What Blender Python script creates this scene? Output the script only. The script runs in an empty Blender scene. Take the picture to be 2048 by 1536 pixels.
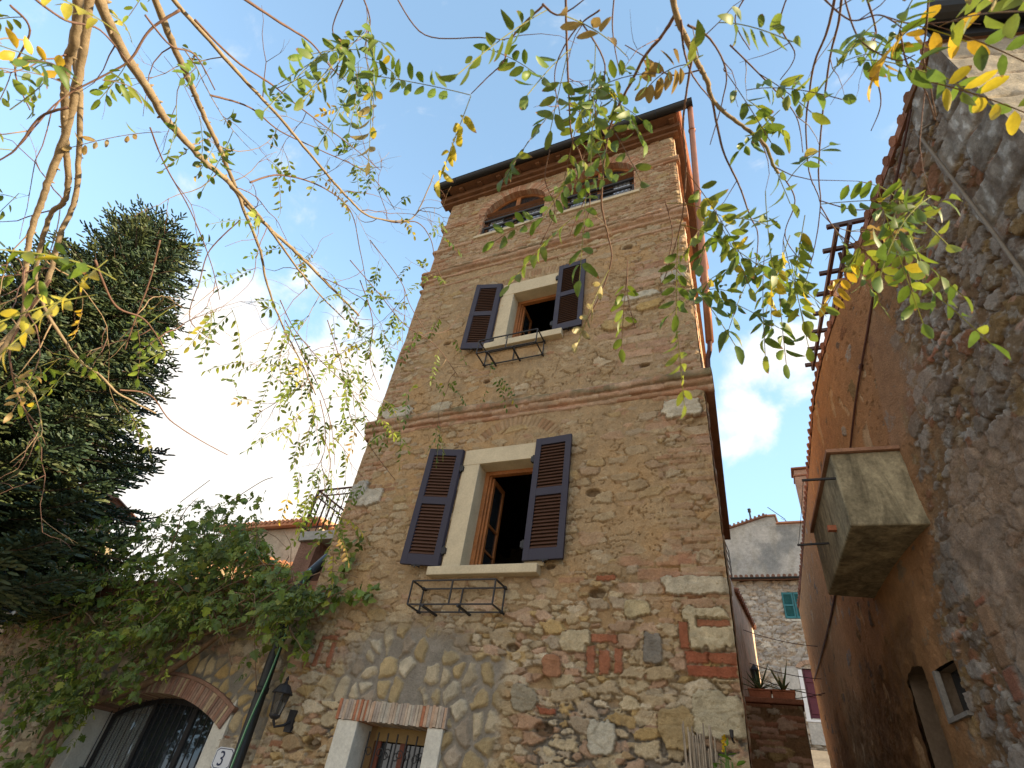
import bpy, math, random
import numpy as np
from mathutils import Vector, Matrix
S = bpy.context.scene
COL = S.collection
RNG = random.Random(11)

# ------------------------------------------------------------------ camera
CAMP = np.array([0.0, 0.0, 1.6])
FPX = 1078.4756
RM = np.array([[0.9140879240663747, 0.38392610865790777, 0.13055271030056012],
               [-0.15508238947717937, 0.628434209316025, -0.7622466116916435],
               [-0.37469016473624445, 0.6765139966417095, 0.6339843001193224]])
cd = bpy.data.cameras.new('camera')
cam = bpy.data.objects.new('camera', cd)
COL.objects.link(cam)
cd.sensor_width = 36.0
cd.lens = FPX / 2048 * 36.0
cd.clip_start = 0.05
cd.clip_end = 2000
m = Matrix.Identity(4)
for i in range(3):
    m[i][0] = RM[0][i]
    m[i][1] = -RM[1][i]
    m[i][2] = -RM[2][i]
    m[i][3] = CAMP[i]
cam.matrix_world = m
cd.dof.use_dof = True
cd.dof.focus_distance = 7.0
cd.dof.aperture_fstop = 7.0
S.camera = cam

# ------------------------------------------------------------------ sun, sky, exposure
SUN_AZ, SUN_EL = math.radians(6), math.radians(15)      # azimuth measured from +X towards +Y
sd = Vector((math.cos(SUN_AZ) * math.cos(SUN_EL), math.sin(SUN_AZ) * math.cos(SUN_EL), math.sin(SUN_EL)))
sl = bpy.data.lights.new('sun', 'SUN')
sl.energy = 5.0
sl.angle = math.radians(0.5)
sl.color = (1.0, 0.80, 0.52)
so = bpy.data.objects.new('sun', sl)
COL.objects.link(so)
so.rotation_euler = sd.to_track_quat('Z', 'Y').to_euler()
so.location = (30, 5, 20)

S.view_settings.view_transform = 'Standard'
S.view_settings.look = 'None'
S.view_settings.gamma = 1
S.view_settings.exposure = 1.28

W = bpy.data.worlds.new('World')
S.world = W
W.use_nodes = True
nt = W.node_tree
nt.nodes.clear()


def wn(t, **k):
    n = nt.nodes.new(t)
    for a, b in k.items():
        setattr(n, a, b)
    return n


out = wn('ShaderNodeOutputWorld')
bg = wn('ShaderNodeBackground')
sky = wn('ShaderNodeTexSky', sky_type='NISHITA')
sky.sun_disc = False
sky.sun_elevation = SUN_EL
sky.sun_rotation = math.pi / 2 - SUN_AZ
sky.altitude = 300
sky.air_density = 1.0
sky.dust_density = 0.6
sky.ozone_density = 1.6
bg.inputs[1].default_value = 0.15
tc = wn('ShaderNodeTexCoord')
# clouds: soft banks around a few directions of the sky, broken up by noise
total = None
for dr, c0, c1, wgt in (((-0.80, 0.50, 0.33), 0.90, 0.99, 1.3), ((-0.70, 0.56, 0.44), 0.972, 0.998, 0.95),
                        ((-0.82, 0.36, 0.44), 0.97, 0.999, .5), ((0.05, 0.765, 0.642), 0.9945, 0.9998, 0.62),
                        ((0.0, 0.825, 0.565), 0.9965, 0.9998, 0.62), ((0.12, 0.715, 0.69), 0.9970, 0.9998, 0.55),
                        ((0.6, 0.75, 0.25), 0.90, 0.99, .9), ((-.15, -.9, .35), .45, .95, 1.3)):  # last bank: unseen cloud behind the camera, added to brighten the tower front
    d = Vector(dr).normalized()
    dot = wn('ShaderNodeVectorMath', operation='DOT_PRODUCT')
    nt.links.new(tc.outputs['Generated'], dot.inputs[0])
    dot.inputs[1].default_value = d
    mr = wn('ShaderNodeMapRange', interpolation_type='SMOOTHSTEP')
    mr.inputs[1].default_value = c0
    mr.inputs[2].default_value = c1
    mr.inputs[4].default_value = wgt
    nt.links.new(dot.outputs['Value'], mr.inputs[0])
    if total is None:
        total = mr.outputs[0]
    else:
        ad = wn('ShaderNodeMath', operation='ADD')
        nt.links.new(total, ad.inputs[0])
        nt.links.new(mr.outputs[0], ad.inputs[1])
        total = ad.outputs[0]
ns = wn('ShaderNodeTexNoise')
ns.inputs['Scale'].default_value = 8.5
ns.inputs['Detail'].default_value = 7
ns.inputs['Roughness'].default_value = 0.58
ns.inputs['Distortion'].default_value = 0.3
nt.links.new(tc.outputs['Generated'], ns.inputs['Vector'])
nm = wn('ShaderNodeMapRange')
nm.inputs[1].default_value = 0.25
nm.inputs[2].default_value = 0.75
nm.inputs[3].default_value = -0.95
nm.inputs[4].default_value = 0.50
nt.links.new(ns.outputs['Fac'], nm.inputs[0])
ad = wn('ShaderNodeMath', operation='ADD')
nt.links.new(total, ad.inputs[0])
nt.links.new(nm.outputs[0], ad.inputs[1])
cr = wn('ShaderNodeMapRange', interpolation_type='SMOOTHSTEP')
cr.inputs[1].default_value = 0.0
cr.inputs[2].default_value = 0.9
nt.links.new(ad.outputs[0], cr.inputs[0])
mx = wn('ShaderNodeMixRGB')
mx.inputs[2].default_value = (3.6, 3.45, 3.25, 1)
nt.links.new(cr.outputs[0], mx.inputs[0])
veil = wn('ShaderNodeMixRGB')                      # thin high veil that pales the blue
sp = wn('ShaderNodeSeparateXYZ')
nt.links.new(tc.outputs['Generated'], sp.inputs[0])
vf = wn('ShaderNodeMapRange', interpolation_type='SMOOTHSTEP')
vf.inputs[1].default_value = 0.95
vf.inputs[2].default_value = 0.30
vf.inputs[3].default_value = 0.34
vf.inputs[4].default_value = 0.92
nt.links.new(sp.outputs[2], vf.inputs[0])
nt.links.new(vf.outputs[0], veil.inputs[0])
veil.inputs[2].default_value = (1.85, 3.0, 4.2, 1)
nt.links.new(sky.outputs[0], veil.inputs[1])
nt.links.new(veil.outputs[0], mx.inputs[1])
nt.links.new(mx.outputs[0], bg.inputs[0])
nt.links.new(bg.outputs[0], out.inputs[0])


# ------------------------------------------------------------------ helpers: pixels of the survey -> points in the place
def ray(x, y):
    d = RM.T @ np.array([(x - 1024) / FPX, (y - 768) / FPX, 1.0])
    return d / np.linalg.norm(d)


def at(x, y, Y):
    d = ray(x, y)
    return CAMP + d * Y / d[1]


def along(x, y, dist):
    return CAMP + ray(x, y) * dist


# ------------------------------------------------------------------ numpy noise
def hsh(ix, iy, k):
    n = (np.asarray(ix, np.int64) * 374761393 + np.asarray(iy, np.int64) * 668265263 + int(k) * 974711) & 0xffffffff
    n = ((n ^ (n >> 13)) * 1274126177) & 0xffffffff
    n = ((n ^ (n >> 15)) * 739982445) & 0xffffffff
    n = n ^ (n >> 16)
    return n / 4294967296.0


def sst(a, b, x):
    t = np.clip((x - a) / (b - a), 0, 1)
    return t * t * (3 - 2 * t)


def vnoise(u, v, k):
    iu, iv = np.floor(u), np.floor(v)
    fu, fv = u - iu, v - iv
    iu, iv = iu.astype(np.int64), iv.astype(np.int64)
    fu, fv = fu * fu * (3 - 2 * fu), fv * fv * (3 - 2 * fv)
    a, b = hsh(iu, iv, k), hsh(iu + 1, iv, k)
    c, d = hsh(iu, iv + 1, k), hsh(iu + 1, iv + 1, k)
    return (a * (1 - fu) + b * fu) * (1 - fv) + (c * (1 - fu) + d * fu) * fv


def fbm(u, v, s, k, octv=4):
    r, a, t = 0, 1.0, 0
    for o in range(octv):
        r = r + a * vnoise(u / s * 2 ** o + 17.3 * o, v / s * 2 ** o + 9.1 * o, k + o)
        t += a
        a *= .55
    return r / t


def cells(u, v, cu, cv, k, jx=.8, jy=.6):
    """coursed rubble: distance to the joint, and the id of the stone"""
    y = v / cv
    iy = np.floor(y).astype(np.int64)
    f1 = np.full(u.shape, 9.0)
    f2 = np.full(u.shape, 9.0)
    bx = np.zeros(u.shape, np.int64)
    by = np.zeros(u.shape, np.int64)
    for dy in (-1, 0, 1):
        row = iy + dy
        x = u / cu + hsh(row, 0, k + 7) * 3
        ix = np.floor(x).astype(np.int64)
        for dx in (-1, 0, 1):
            c = ix + dx
            px = c + .5 + (hsh(c, row, k + 1) - .5) * jx
            py = row + .5 + (hsh(c, row, k + 2) - .5) * jy
            d = np.sqrt((x - px) ** 2 + (y - py) ** 2) * (.8 + .4 * hsh(c, row, k + 3))
            new = d < f1
            f2 = np.where(new, f1, np.minimum(f2, d))
            bx = np.where(new, c, bx)
            by = np.where(new, row, by)
            f1 = np.where(new, d, f1)
    return f2 - f1, bx, by


def bricks(u, v, L, H, k, joint=.010):
    y = v / H
    iy = np.floor(y).astype(np.int64)
    x = u / L + hsh(iy, 3, k) * 4
    ix = np.floor(x).astype(np.int64)
    ex = np.minimum(x - ix, 1 - (x - ix)) * L
    ey = np.minimum(y - iy, 1 - (y - iy)) * H
    return np.minimum(ex, ey) - joint * .5, ix, iy


def mixc(c, d, t):
    return c * (1 - t[..., None]) + np.asarray(d) * t[..., None]


# ------------------------------------------------------------------ materials
def new_mat(name):
    mt = bpy.data.materials.new(name)
    mt.use_nodes = True
    nt = mt.node_tree
    nt.nodes.clear()
    o = nt.nodes.new('ShaderNodeOutputMaterial')
    b = nt.nodes.new('ShaderNodeBsdfPrincipled')
    nt.links.new(b.outputs[0], o.inputs[0])
    return mt, nt, b, o


def noise_node(nt, scale, detail=5, rough=.6, vec=None):
    if vec is None:
        t = nt.nodes.new('ShaderNodeTexCoord')
        vec = t.outputs['Object']
    n = nt.nodes.new('ShaderNodeTexNoise')
    n.inputs['Scale'].default_value = scale
    n.inputs['Detail'].default_value = detail
    n.inputs['Roughness'].default_value = rough
    nt.links.new(vec, n.inputs['Vector'])
    return n.outputs['Fac']


def rng_node(nt, src, a, b, lo, hi):
    r = nt.nodes.new('ShaderNodeMapRange')
    r.inputs[1].default_value, r.inputs[2].default_value = a, b
    r.inputs[3].default_value, r.inputs[4].default_value = lo, hi
    nt.links.new(src, r.inputs[0])
    return r.outputs[0]


def mul_col(nt, col, fac):
    mx = nt.nodes.new('ShaderNodeMixRGB')
    mx.blend_type = 'MULTIPLY'
    mx.inputs[0].default_value = 1
    nt.links.new(col, mx.inputs[1])
    nt.links.new(fac, mx.inputs[2])
    return mx.outputs[0]


def mat(name, base=None, rough=.8, var=.25, scale=6.0, fine=60.0, bump=.3, metal=0.0, spec=.3, bdist=.01, gritty=False):
    """base None: colour comes from the mesh (one colour per stone, slat or leaf)"""
    mt, nt, b, o = new_mat(name)
    if base is None:
        a = nt.nodes.new('ShaderNodeAttribute')
        a.attribute_name = 'Col'
        col = a.outputs['Color']
    else:
        r = nt.nodes.new('ShaderNodeRGB')
        r.outputs[0].default_value = (*base, 1)
        col = r.outputs[0]
    n1 = noise_node(nt, scale, 6, .62)
    n2 = noise_node(nt, fine, 4, .7)
    col = mul_col(nt, col, rng_node(nt, n1, .25, .75, 1 - var, 1 + var))
    col = mul_col(nt, col, rng_node(nt, n2, .25, .75, 1 - var * .8, 1 + var * .8))
    nt.links.new(col, b.inputs['Base Color'])
    rr = rng_node(nt, n1, .3, .7, max(.05, rough - .1), min(1, rough + .1))
    nt.links.new(rr, b.inputs['Roughness'])
    b.inputs['Metallic'].default_value = metal
    b.inputs['Specular IOR Level'].default_value = spec
    if bump > 0:
        bp = nt.nodes.new('ShaderNodeBump')
        bp.inputs['Strength'].default_value = bump
        bp.inputs['Distance'].default_value = bdist
        hgt = n2
        if gritty:
            # sandy grains and small pits on top of the modelled relief
            n3 = noise_node(nt, fine * 2.6, 5, .75)
            vo = nt.nodes.new('ShaderNodeTexVoronoi')
            vo.inputs['Scale'].default_value = fine * .55
            t2 = nt.nodes.new('ShaderNodeTexCoord')
            nt.links.new(t2.outputs['Object'], vo.inputs['Vector'])
            pit = rng_node(nt, vo.outputs['Distance'], .05, .28, -.7, 0)
            m1 = nt.nodes.new('ShaderNodeMath')
            m1.operation = 'MULTIPLY_ADD'
            nt.links.new(n3, m1.inputs[0])
            m1.inputs[1].default_value = .55
            nt.links.new(n2, m1.inputs[2])
            m2 = nt.nodes.new('ShaderNodeMath')
            m2.operation = 'MULTIPLY_ADD'
            nt.links.new(pit, m2.inputs[0])
            nt.links.new(rng_node(nt, n1, .45, .62, 0, .7), m2.inputs[1])
            nt.links.new(m1.outputs[0], m2.inputs[2])
            hgt = m2.outputs[0]
            col2 = mul_col(nt, col, rng_node(nt, n3, .3, .7, .82, 1.18))
            nt.links.new(col2, b.inputs['Base Color'])
        nt.links.new(hgt, bp.inputs['Height'])
        nt.links.new(bp.outputs[0], b.inputs['Normal'])
    return mt


def leaf_mat(name, trans=.45, rough=.45):
    mt, nt, b, o = new_mat(name)
    a = nt.nodes.new('ShaderNodeAttribute')
    a.attribute_name = 'Col'
    n1 = noise_node(nt, 45.0, 4, .6)
    col = mul_col(nt, a.outputs['Color'], rng_node(nt, n1, .25, .75, .75, 1.25))
    nt.links.new(col, b.inputs['Base Color'])
    b.inputs['Roughness'].default_value = rough
    b.inputs['Specular IOR Level'].default_value = .35
    t = nt.nodes.new('ShaderNodeBsdfTranslucent')
    nt.links.new(col, t.inputs['Color'])
    mx = nt.nodes.new('ShaderNodeMixShader')
    mx.inputs[0].default_value = trans
    nt.links.new(b.outputs[0], mx.inputs[1])
    nt.links.new(t.outputs[0], mx.inputs[2])
    nt.links.new(mx.outputs[0], o.inputs[0])
    return mt


def glass_mat(name, tint=(.02, .025, .03), rough=.04):
    mt, nt, b, o = new_mat(name)
    n1 = noise_node(nt, 3.0, 3, .5)
    b.inputs['Base Color'].default_value = (*tint, 1)
    b.inputs['Specular IOR Level'].default_value = .8
    nt.links.new(rng_node(nt, n1, .3, .7, rough * .6, rough * 1.8), b.inputs['Roughness'])
    bp = nt.nodes.new('ShaderNodeBump')
    bp.inputs['Strength'].default_value = .05
    bp.inputs['Distance'].default_value = .02
    nt.links.new(n1, bp.inputs['Height'])
    nt.links.new(bp.outputs[0], b.inputs['Normal'])
    return mt


M = {}
M['masonry'] = mat('rubble_masonry', None, .95, .22, 9, 55, .95, spec=.1, bdist=.016, gritty=True)
M['masonry_far'] = mat('rubble_masonry_far', None, .95, .25, 5, 30, .8, spec=.1, bdist=.03)
M['paint'] = mat('painted_parts', None, .55, .13, 9, 80, .15, spec=.3)
M['limestone'] = mat('limestone_trim', (.52, .44, .30), .85, .16, 4, 50, .3, spec=.15)
M['limestone_pale'] = mat('limestone_pale', (.56, .54, .47), .85, .2, 3.5, 40, .3, spec=.15)
M['brick'] = mat('old_brick', None, .92, .28, 14, 90, .7, spec=.1)
M['iron'] = mat('black_iron', (.035, .034, .036), .55, .3, 10, 90, .3, metal=.4, spec=.4)
M['iron_rust'] = mat('rusty_iron', (.10, .045, .035), .6, .3, 10, 90, .3, metal=.2, spec=.3)
M['gutter'] = mat('dark_gutter', (.016, .017, .019), .5, .3, 3, 40, .1, metal=.3, spec=.5)
M['copper'] = mat('copper_pipe', (.26, .105, .05), .42, .22, 3, 50, .1, metal=.55, spec=.5)
M['wood'] = mat('varnished_wood', (.30, .115, .035), .5, .3, 5, 40, .2, spec=.4)
M['wood_dark'] = mat('dark_wood', (.055, .026, .018), .55, .3, 5, 40, .2, spec=.4)
M['soffit'] = mat('brown_soffit', (.17, .085, .045), .85, .3, 6, 40, .4, spec=.15)
M['glass'] = glass_mat('window_glass')
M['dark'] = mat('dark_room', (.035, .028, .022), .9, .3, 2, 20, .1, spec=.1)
M['tile'] = mat('roof_tile', None, .9, .3, 5, 50, .6, spec=.12)
M['concrete'] = mat('weathered_concrete', (.27, .235, .155), .9, .42, 3.2, 30, .5, spec=.15)
_c = M['concrete']                                   # streaks and blotches of damp
_nt = _c.node_tree
_b = [q for q in _nt.nodes if q.type == 'BSDF_PRINCIPLED'][0]
_src = _b.inputs['Base Color'].links[0].from_socket
_tc = _nt.nodes.new('ShaderNodeTexCoord')
_mp = _nt.nodes.new('ShaderNodeMapping')
_mp.inputs['Scale'].default_value = (2.2, 2.2, .7)
_nt.links.new(_tc.outputs['Object'], _mp.inputs['Vector'])
_n = noise_node(_nt, 2.2, 8, .68, _mp.outputs[0])
_nt.nodes[-1].inputs['Distortion'].default_value = 1.2
_nt.links.new(mul_col(_nt, _src, rng_node(_nt, _n, .38, .62, .55, 1.2)), _b.inputs['Base Color'])
M['bark'] = mat('smooth_bark', (.25, .19, .12), .8, .3, 20, 120, .5, spec=.2, bdist=.004)
M['twig'] = mat('twig_bark', (.15, .085, .06), .75, .3, 20, 120, .3, spec=.25, bdist=.002)
M['vinewood'] = mat('vine_wood', (.20, .13, .08), .9, .3, 12, 80, .8, spec=.1)
M['firbark'] = mat('fir_bark', (.10, .07, .05), .9, .3, 8, 40, .8, spec=.1)
M['leaf'] = leaf_mat('acacia_leaf', .42)
M['vineleaf'] = leaf_mat('vine_leaf', .35)
M['needle'] = leaf_mat('fir_needles', .12, .5)
M['ground'] = mat('paving_ground', (.36, .28, .19), .95, .3, .8, 12, .5, spec=.1)
M['plaster_grey'] = mat('grey_render', (.42, .40, .36), .95, .3, 1.1, 12, .35, spec=.1)
M['plaster_pink'] = mat('pinkish_render', (.52, .38, .27), .95, .25, 1.6, 14, .4, spec=.1)
M['teal'] = mat('teal_paint', (.03, .15, .17), .5, .2, 8, 50, .1)
M['purple'] = mat('purple_paint', (.10, .022, .035), .5, .2, 8, 50, .1)
M['white'] = mat('white_paint', (.72, .72, .72), .6, .08, 8, 50, .1)
M['navy'] = mat('navy_enamel', (.012, .018, .06), .35, .05, 8, 50, .0)
M['enamel'] = mat('white_enamel', (.60, .63, .68), .35, .05, 8, 50, .0)
M['terracotta'] = mat('terracotta', (.36, .13, .07), .85, .25, 8, 60, .4)
M['pipe'] = mat('black_pipe', (.02, .022, .022), .5, .3, 4, 50, .1, spec=.4)
M['hose'] = mat('green_hose', (.03, .16, .08), .35, .15, 8, 60, .0, spec=.5)
M['cane'] = mat('dry_cane', None, .8, .3, 20, 120, .3)
M['lampglass'] = mat('lamp_glass', (.16, .16, .15), .15, .2, 8, 60, .0, spec=.6)
M['bulb'] = mat('bulb_white', (.7, .7, .66), .3, .05, 8, 60, 0)
M['curtain'] = mat('blue_white_curtain', (.50, .56, .66), .9, .2, 30, 60, .1)


# ------------------------------------------------------------------ mesh building
class MB:
    def __init__(s, col=None):
        s.v, s.f, s.c = [], [], []
        s.col = col

    def vert(s, p):
        s.v.append((float(p[0]), float(p[1]), float(p[2])))
        return len(s.v) - 1

    def face(s, ids, col=None):
        s.f.append(tuple(ids))
        s.c.append(col or s.col or (.5, .5, .5))

    def poly(s, pts, col=None):
        s.face([s.vert(p) for p in pts], col)

    def obox(s, c, ax, hs, col=None):
        c = np.array(c, float)
        A = [np.array(a, float) * h for a, h in zip(ax, hs)]
        b = len(s.v)
        for k in (-1, 1):
            for i, j in ((-1, -1), (1, -1), (1, 1), (-1, 1)):
                s.vert(c + A[0] * i + A[1] * j + A[2] * k)
        for f in ((3, 2, 1, 0), (4, 5, 6, 7), (0, 1, 5, 4), (1, 2, 6, 5), (2, 3, 7, 6), (3, 0, 4, 7)):
            s.face([b + q for q in f], col)

    def box(s, x0, x1, y0, y1, z0, z1, col=None):
        s.obox(((x0 + x1) / 2, (y0 + y1) / 2, (z0 + z1) / 2), ((1, 0, 0), (0, 1, 0), (0, 0, 1)),
               ((x1 - x0) / 2, (y1 - y0) / 2, (z1 - z0) / 2), col)

    def bar(s, a, b, w, h=None, up=(0, 0, 1), col=None):
        a, b = np.array(a, float), np.array(b, float)
        d = b - a
        L = np.linalg.norm(d)
        d /= L
        u = np.array(up, float)
        if abs(d @ u) > .95:
            u = np.array((0, 1.0, 0))
        r = np.cross(d, u)
        r /= np.linalg.norm(r)
        u = np.cross(r, d)
        s.obox((a + b) / 2, (d, r, u), (L / 2, w / 2, (h or w) / 2), col)

    def tube(s, pts, rad, n=6, col=None, cap=True):
        P = [np.array(p, float) for p in pts]
        if not hasattr(rad, '__len__'):
            rad = [rad] * len(P)
        ref = np.array((.31, .17, .93))
        prev = None
        rings = []
        for i, p in enumerate(P):
            t = P[min(i + 1, len(P) - 1)] - P[max(i - 1, 0)]
            t = t / (np.linalg.norm(t) + 1e-9)
            u = (prev if prev is not None else ref)
            u = u - t * (u @ t)
            if np.linalg.norm(u) < 1e-3:
                u = np.array((1., 0, 0)) - t * t[0]
            u /= np.linalg.norm(u)
            prev = u
            w = np.cross(t, u)
            rings.append([s.vert(p + rad[i] * (u * math.cos(2 * math.pi * k / n) + w * math.sin(2 * math.pi * k / n))) for k in range(n)])
        for a, b in zip(rings, rings[1:]):
            for k in range(n):
                s.face((a[k], a[(k + 1) % n], b[(k + 1) % n], b[k]), col)
        if cap:
            s.face(rings[0][::-1], col)
            s.face(rings[-1], col)

    def lathe(s, prof, c, n=12, col=None):
        rings = []
        for r, z in prof:
            rings.append([s.vert((c[0] + r * math.cos(2 * math.pi * k / n), c[1] + r * math.sin(2 * math.pi * k / n), c[2] + z)) for k in range(n)])
        for a, b in zip(rings, rings[1:]):
            for k in range(n):
                s.face((a[k], a[(k + 1) % n], b[(k + 1) % n], b[k]), col)
        s.face(rings[0][::-1], col)
        s.face(rings[-1], col)

    def prism(s, pts, ext, col=None):
        e = np.array(ext, float)
        a = [s.vert(p) for p in pts]
        b = [s.vert(np.array(p, float) + e) for p in pts]
        s.face(a[::-1], col)
        s.face(b, col)
        n = len(a)
        for k in range(n):
            s.face((a[k], a[(k + 1) % n], b[(k + 1) % n], b[k]), col)

    def each(s, name, material, parent=None, **k):
        """every connected piece becomes an object of its own"""
        par = list(range(len(s.v)))

        def root(i):
            while par[i] != i:
                par[i] = par[par[i]]
                i = par[i]
            return i
        for f in s.f:
            for q in f[1:]:
                par[root(q)] = root(f[0])
        grp = {}
        for f, c in zip(s.f, s.c):
            grp.setdefault(root(f[0]), []).append((f, c))
        out_ = []
        for fs in grp.values():
            b = MB(s.col)
            idx = {}
            for f, c in fs:
                for q in f:
                    if q not in idx:
                        idx[q] = b.vert(s.v[q])
                b.face([idx[q] for q in f], c)
            out_.append(b.build(name, material, parent, **k))
        return out_

    def build(s, name, material, parent=None, smooth=False, bevel=0, origin=None):
        me = bpy.data.meshes.new(name)
        v = s.v
        if origin is None and parent is not None:
            origin = parent.matrix_world.translation if parent.type == 'EMPTY' and parent.parent is None else ORIG.get(parent.name, (0, 0, 0))
        og = np.array(origin if origin is not None else (0, 0, 0), float)
        me.from_pydata((np.array(v).reshape(-1, 3) - og).tolist(), [], s.f)
        at_ = me.attributes.new('Col', 'FLOAT_COLOR', 'FACE')
        at_.data.foreach_set('color', np.array([(c[0], c[1], c[2], 1) for c in s.c], np.float32).ravel())
        me.materials.append(material)
        if smooth:
            me.polygons.foreach_set('use_smooth', [True] * len(me.polygons))
        me.update()
        return link(name, me, parent, og, bevel)


ORIG = {}


def link(name, me, parent, og, bevel=0):
    o = bpy.data.objects.new(name, me)
    COL.objects.link(o)
    pw = np.array(ORIG[parent.name]) if parent is not None else np.zeros(3)
    o.location = tuple(np.array(og) - pw)
    if parent is not None:
        o.parent = parent
    ORIG[o.name] = tuple(og)
    if bevel:
        b = o.modifiers.new('bevel', 'BEVEL')
        b.width = bevel
        b.segments = 2
        b.limit_method = 'ANGLE'
    return o


def tag(o, label=None, cat=None, group=None, kind=None):
    if label:
        o['label'] = label
    if cat:
        o['category'] = cat
    if group:
        o['group'] = group
    if kind:
        o['kind'] = kind
    return o


def thing(name, loc, label, cat, group=None):
    o = bpy.data.objects.new(name, None)
    COL.objects.link(o)
    o.location = loc
    o.empty_display_size = .3
    ORIG[o.name] = tuple(loc)
    bpy.context.view_layer.update()
    return tag(o, label, cat, group)


def grid_mesh(name, P, C, material, parent=None, keep=None, flip=False):
    """P: rows x cols x 3 points, C: matching colours; keep: mask of cells"""
    nr, nc = P.shape[:2]
    og = np.array(ORIG[parent.name]) if parent is not None else np.zeros(3)
    idx = np.arange(nr * nc).reshape(nr, nc)
    a, b, c, d = idx[:-1, :-1], idx[:-1, 1:], idx[1:, 1:], idx[1:, :-1]
    q = np.stack([a, b, c, d] if not flip else [a, d, c, b], -1)
    q = q[keep] if keep is not None else q.reshape(-1, 4)
    me = bpy.data.meshes.new(name)
    nf = len(q)
    me.vertices.add(nr * nc)
    me.vertices.foreach_set('co', (P.reshape(-1, 3) - og).astype(np.float32).ravel())
    me.loops.add(nf * 4)
    me.loops.foreach_set('vertex_index', q.astype(np.int32).ravel())
    me.polygons.add(nf)
    me.polygons.foreach_set('loop_start', np.arange(0, nf * 4, 4, dtype=np.int32))
    me.polygons.foreach_set('loop_total', np.full(nf, 4, np.int32))
    me.polygons.foreach_set('use_smooth', np.ones(nf, bool))
    me.update(calc_edges=True)
    at_ = me.attributes.new('Col', 'FLOAT_COLOR', 'POINT')
    cc = np.ones((nr * nc, 4), np.float32)
    cc[:, :3] = C.reshape(-1, 3)
    at_.data.foreach_set('color', cc.ravel())
    me.materials.append(material)
    return link(name, me, parent, og)


def spaced(lo, hi, f):
    r = [lo]
    while r[-1] < hi:
        r.append(r[-1] + f(r[-1]))
    r[-1] = hi
    return np.array(r)


# ------------------------------------------------------------------ masonry recipe
PAL = np.array([(.58, .48, .33), (.52, .42, .27), (.64, .57, .44), (.44, .38, .30), (.50, .36, .16), (.48, .30, .21), (.52, .36, .27), (.56, .47, .33), (.60, .52, .36), (.46, .33, .19)])
PALB = np.array([(.38, .16, .10), (.46, .25, .165), (.52, .31, .22), (.36, .145, .085), (.50, .34, .24), (.52, .33, .25)])


def pick(pal, bx, by, k, lo=.8, hi=1.2):
    n = len(pal)
    c = pal[np.minimum((hsh(bx, by, k) * n).astype(int), n - 1)]
    return c * (lo + (hi - lo) * hsh(bx, by, k + 1))[..., None]


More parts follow.
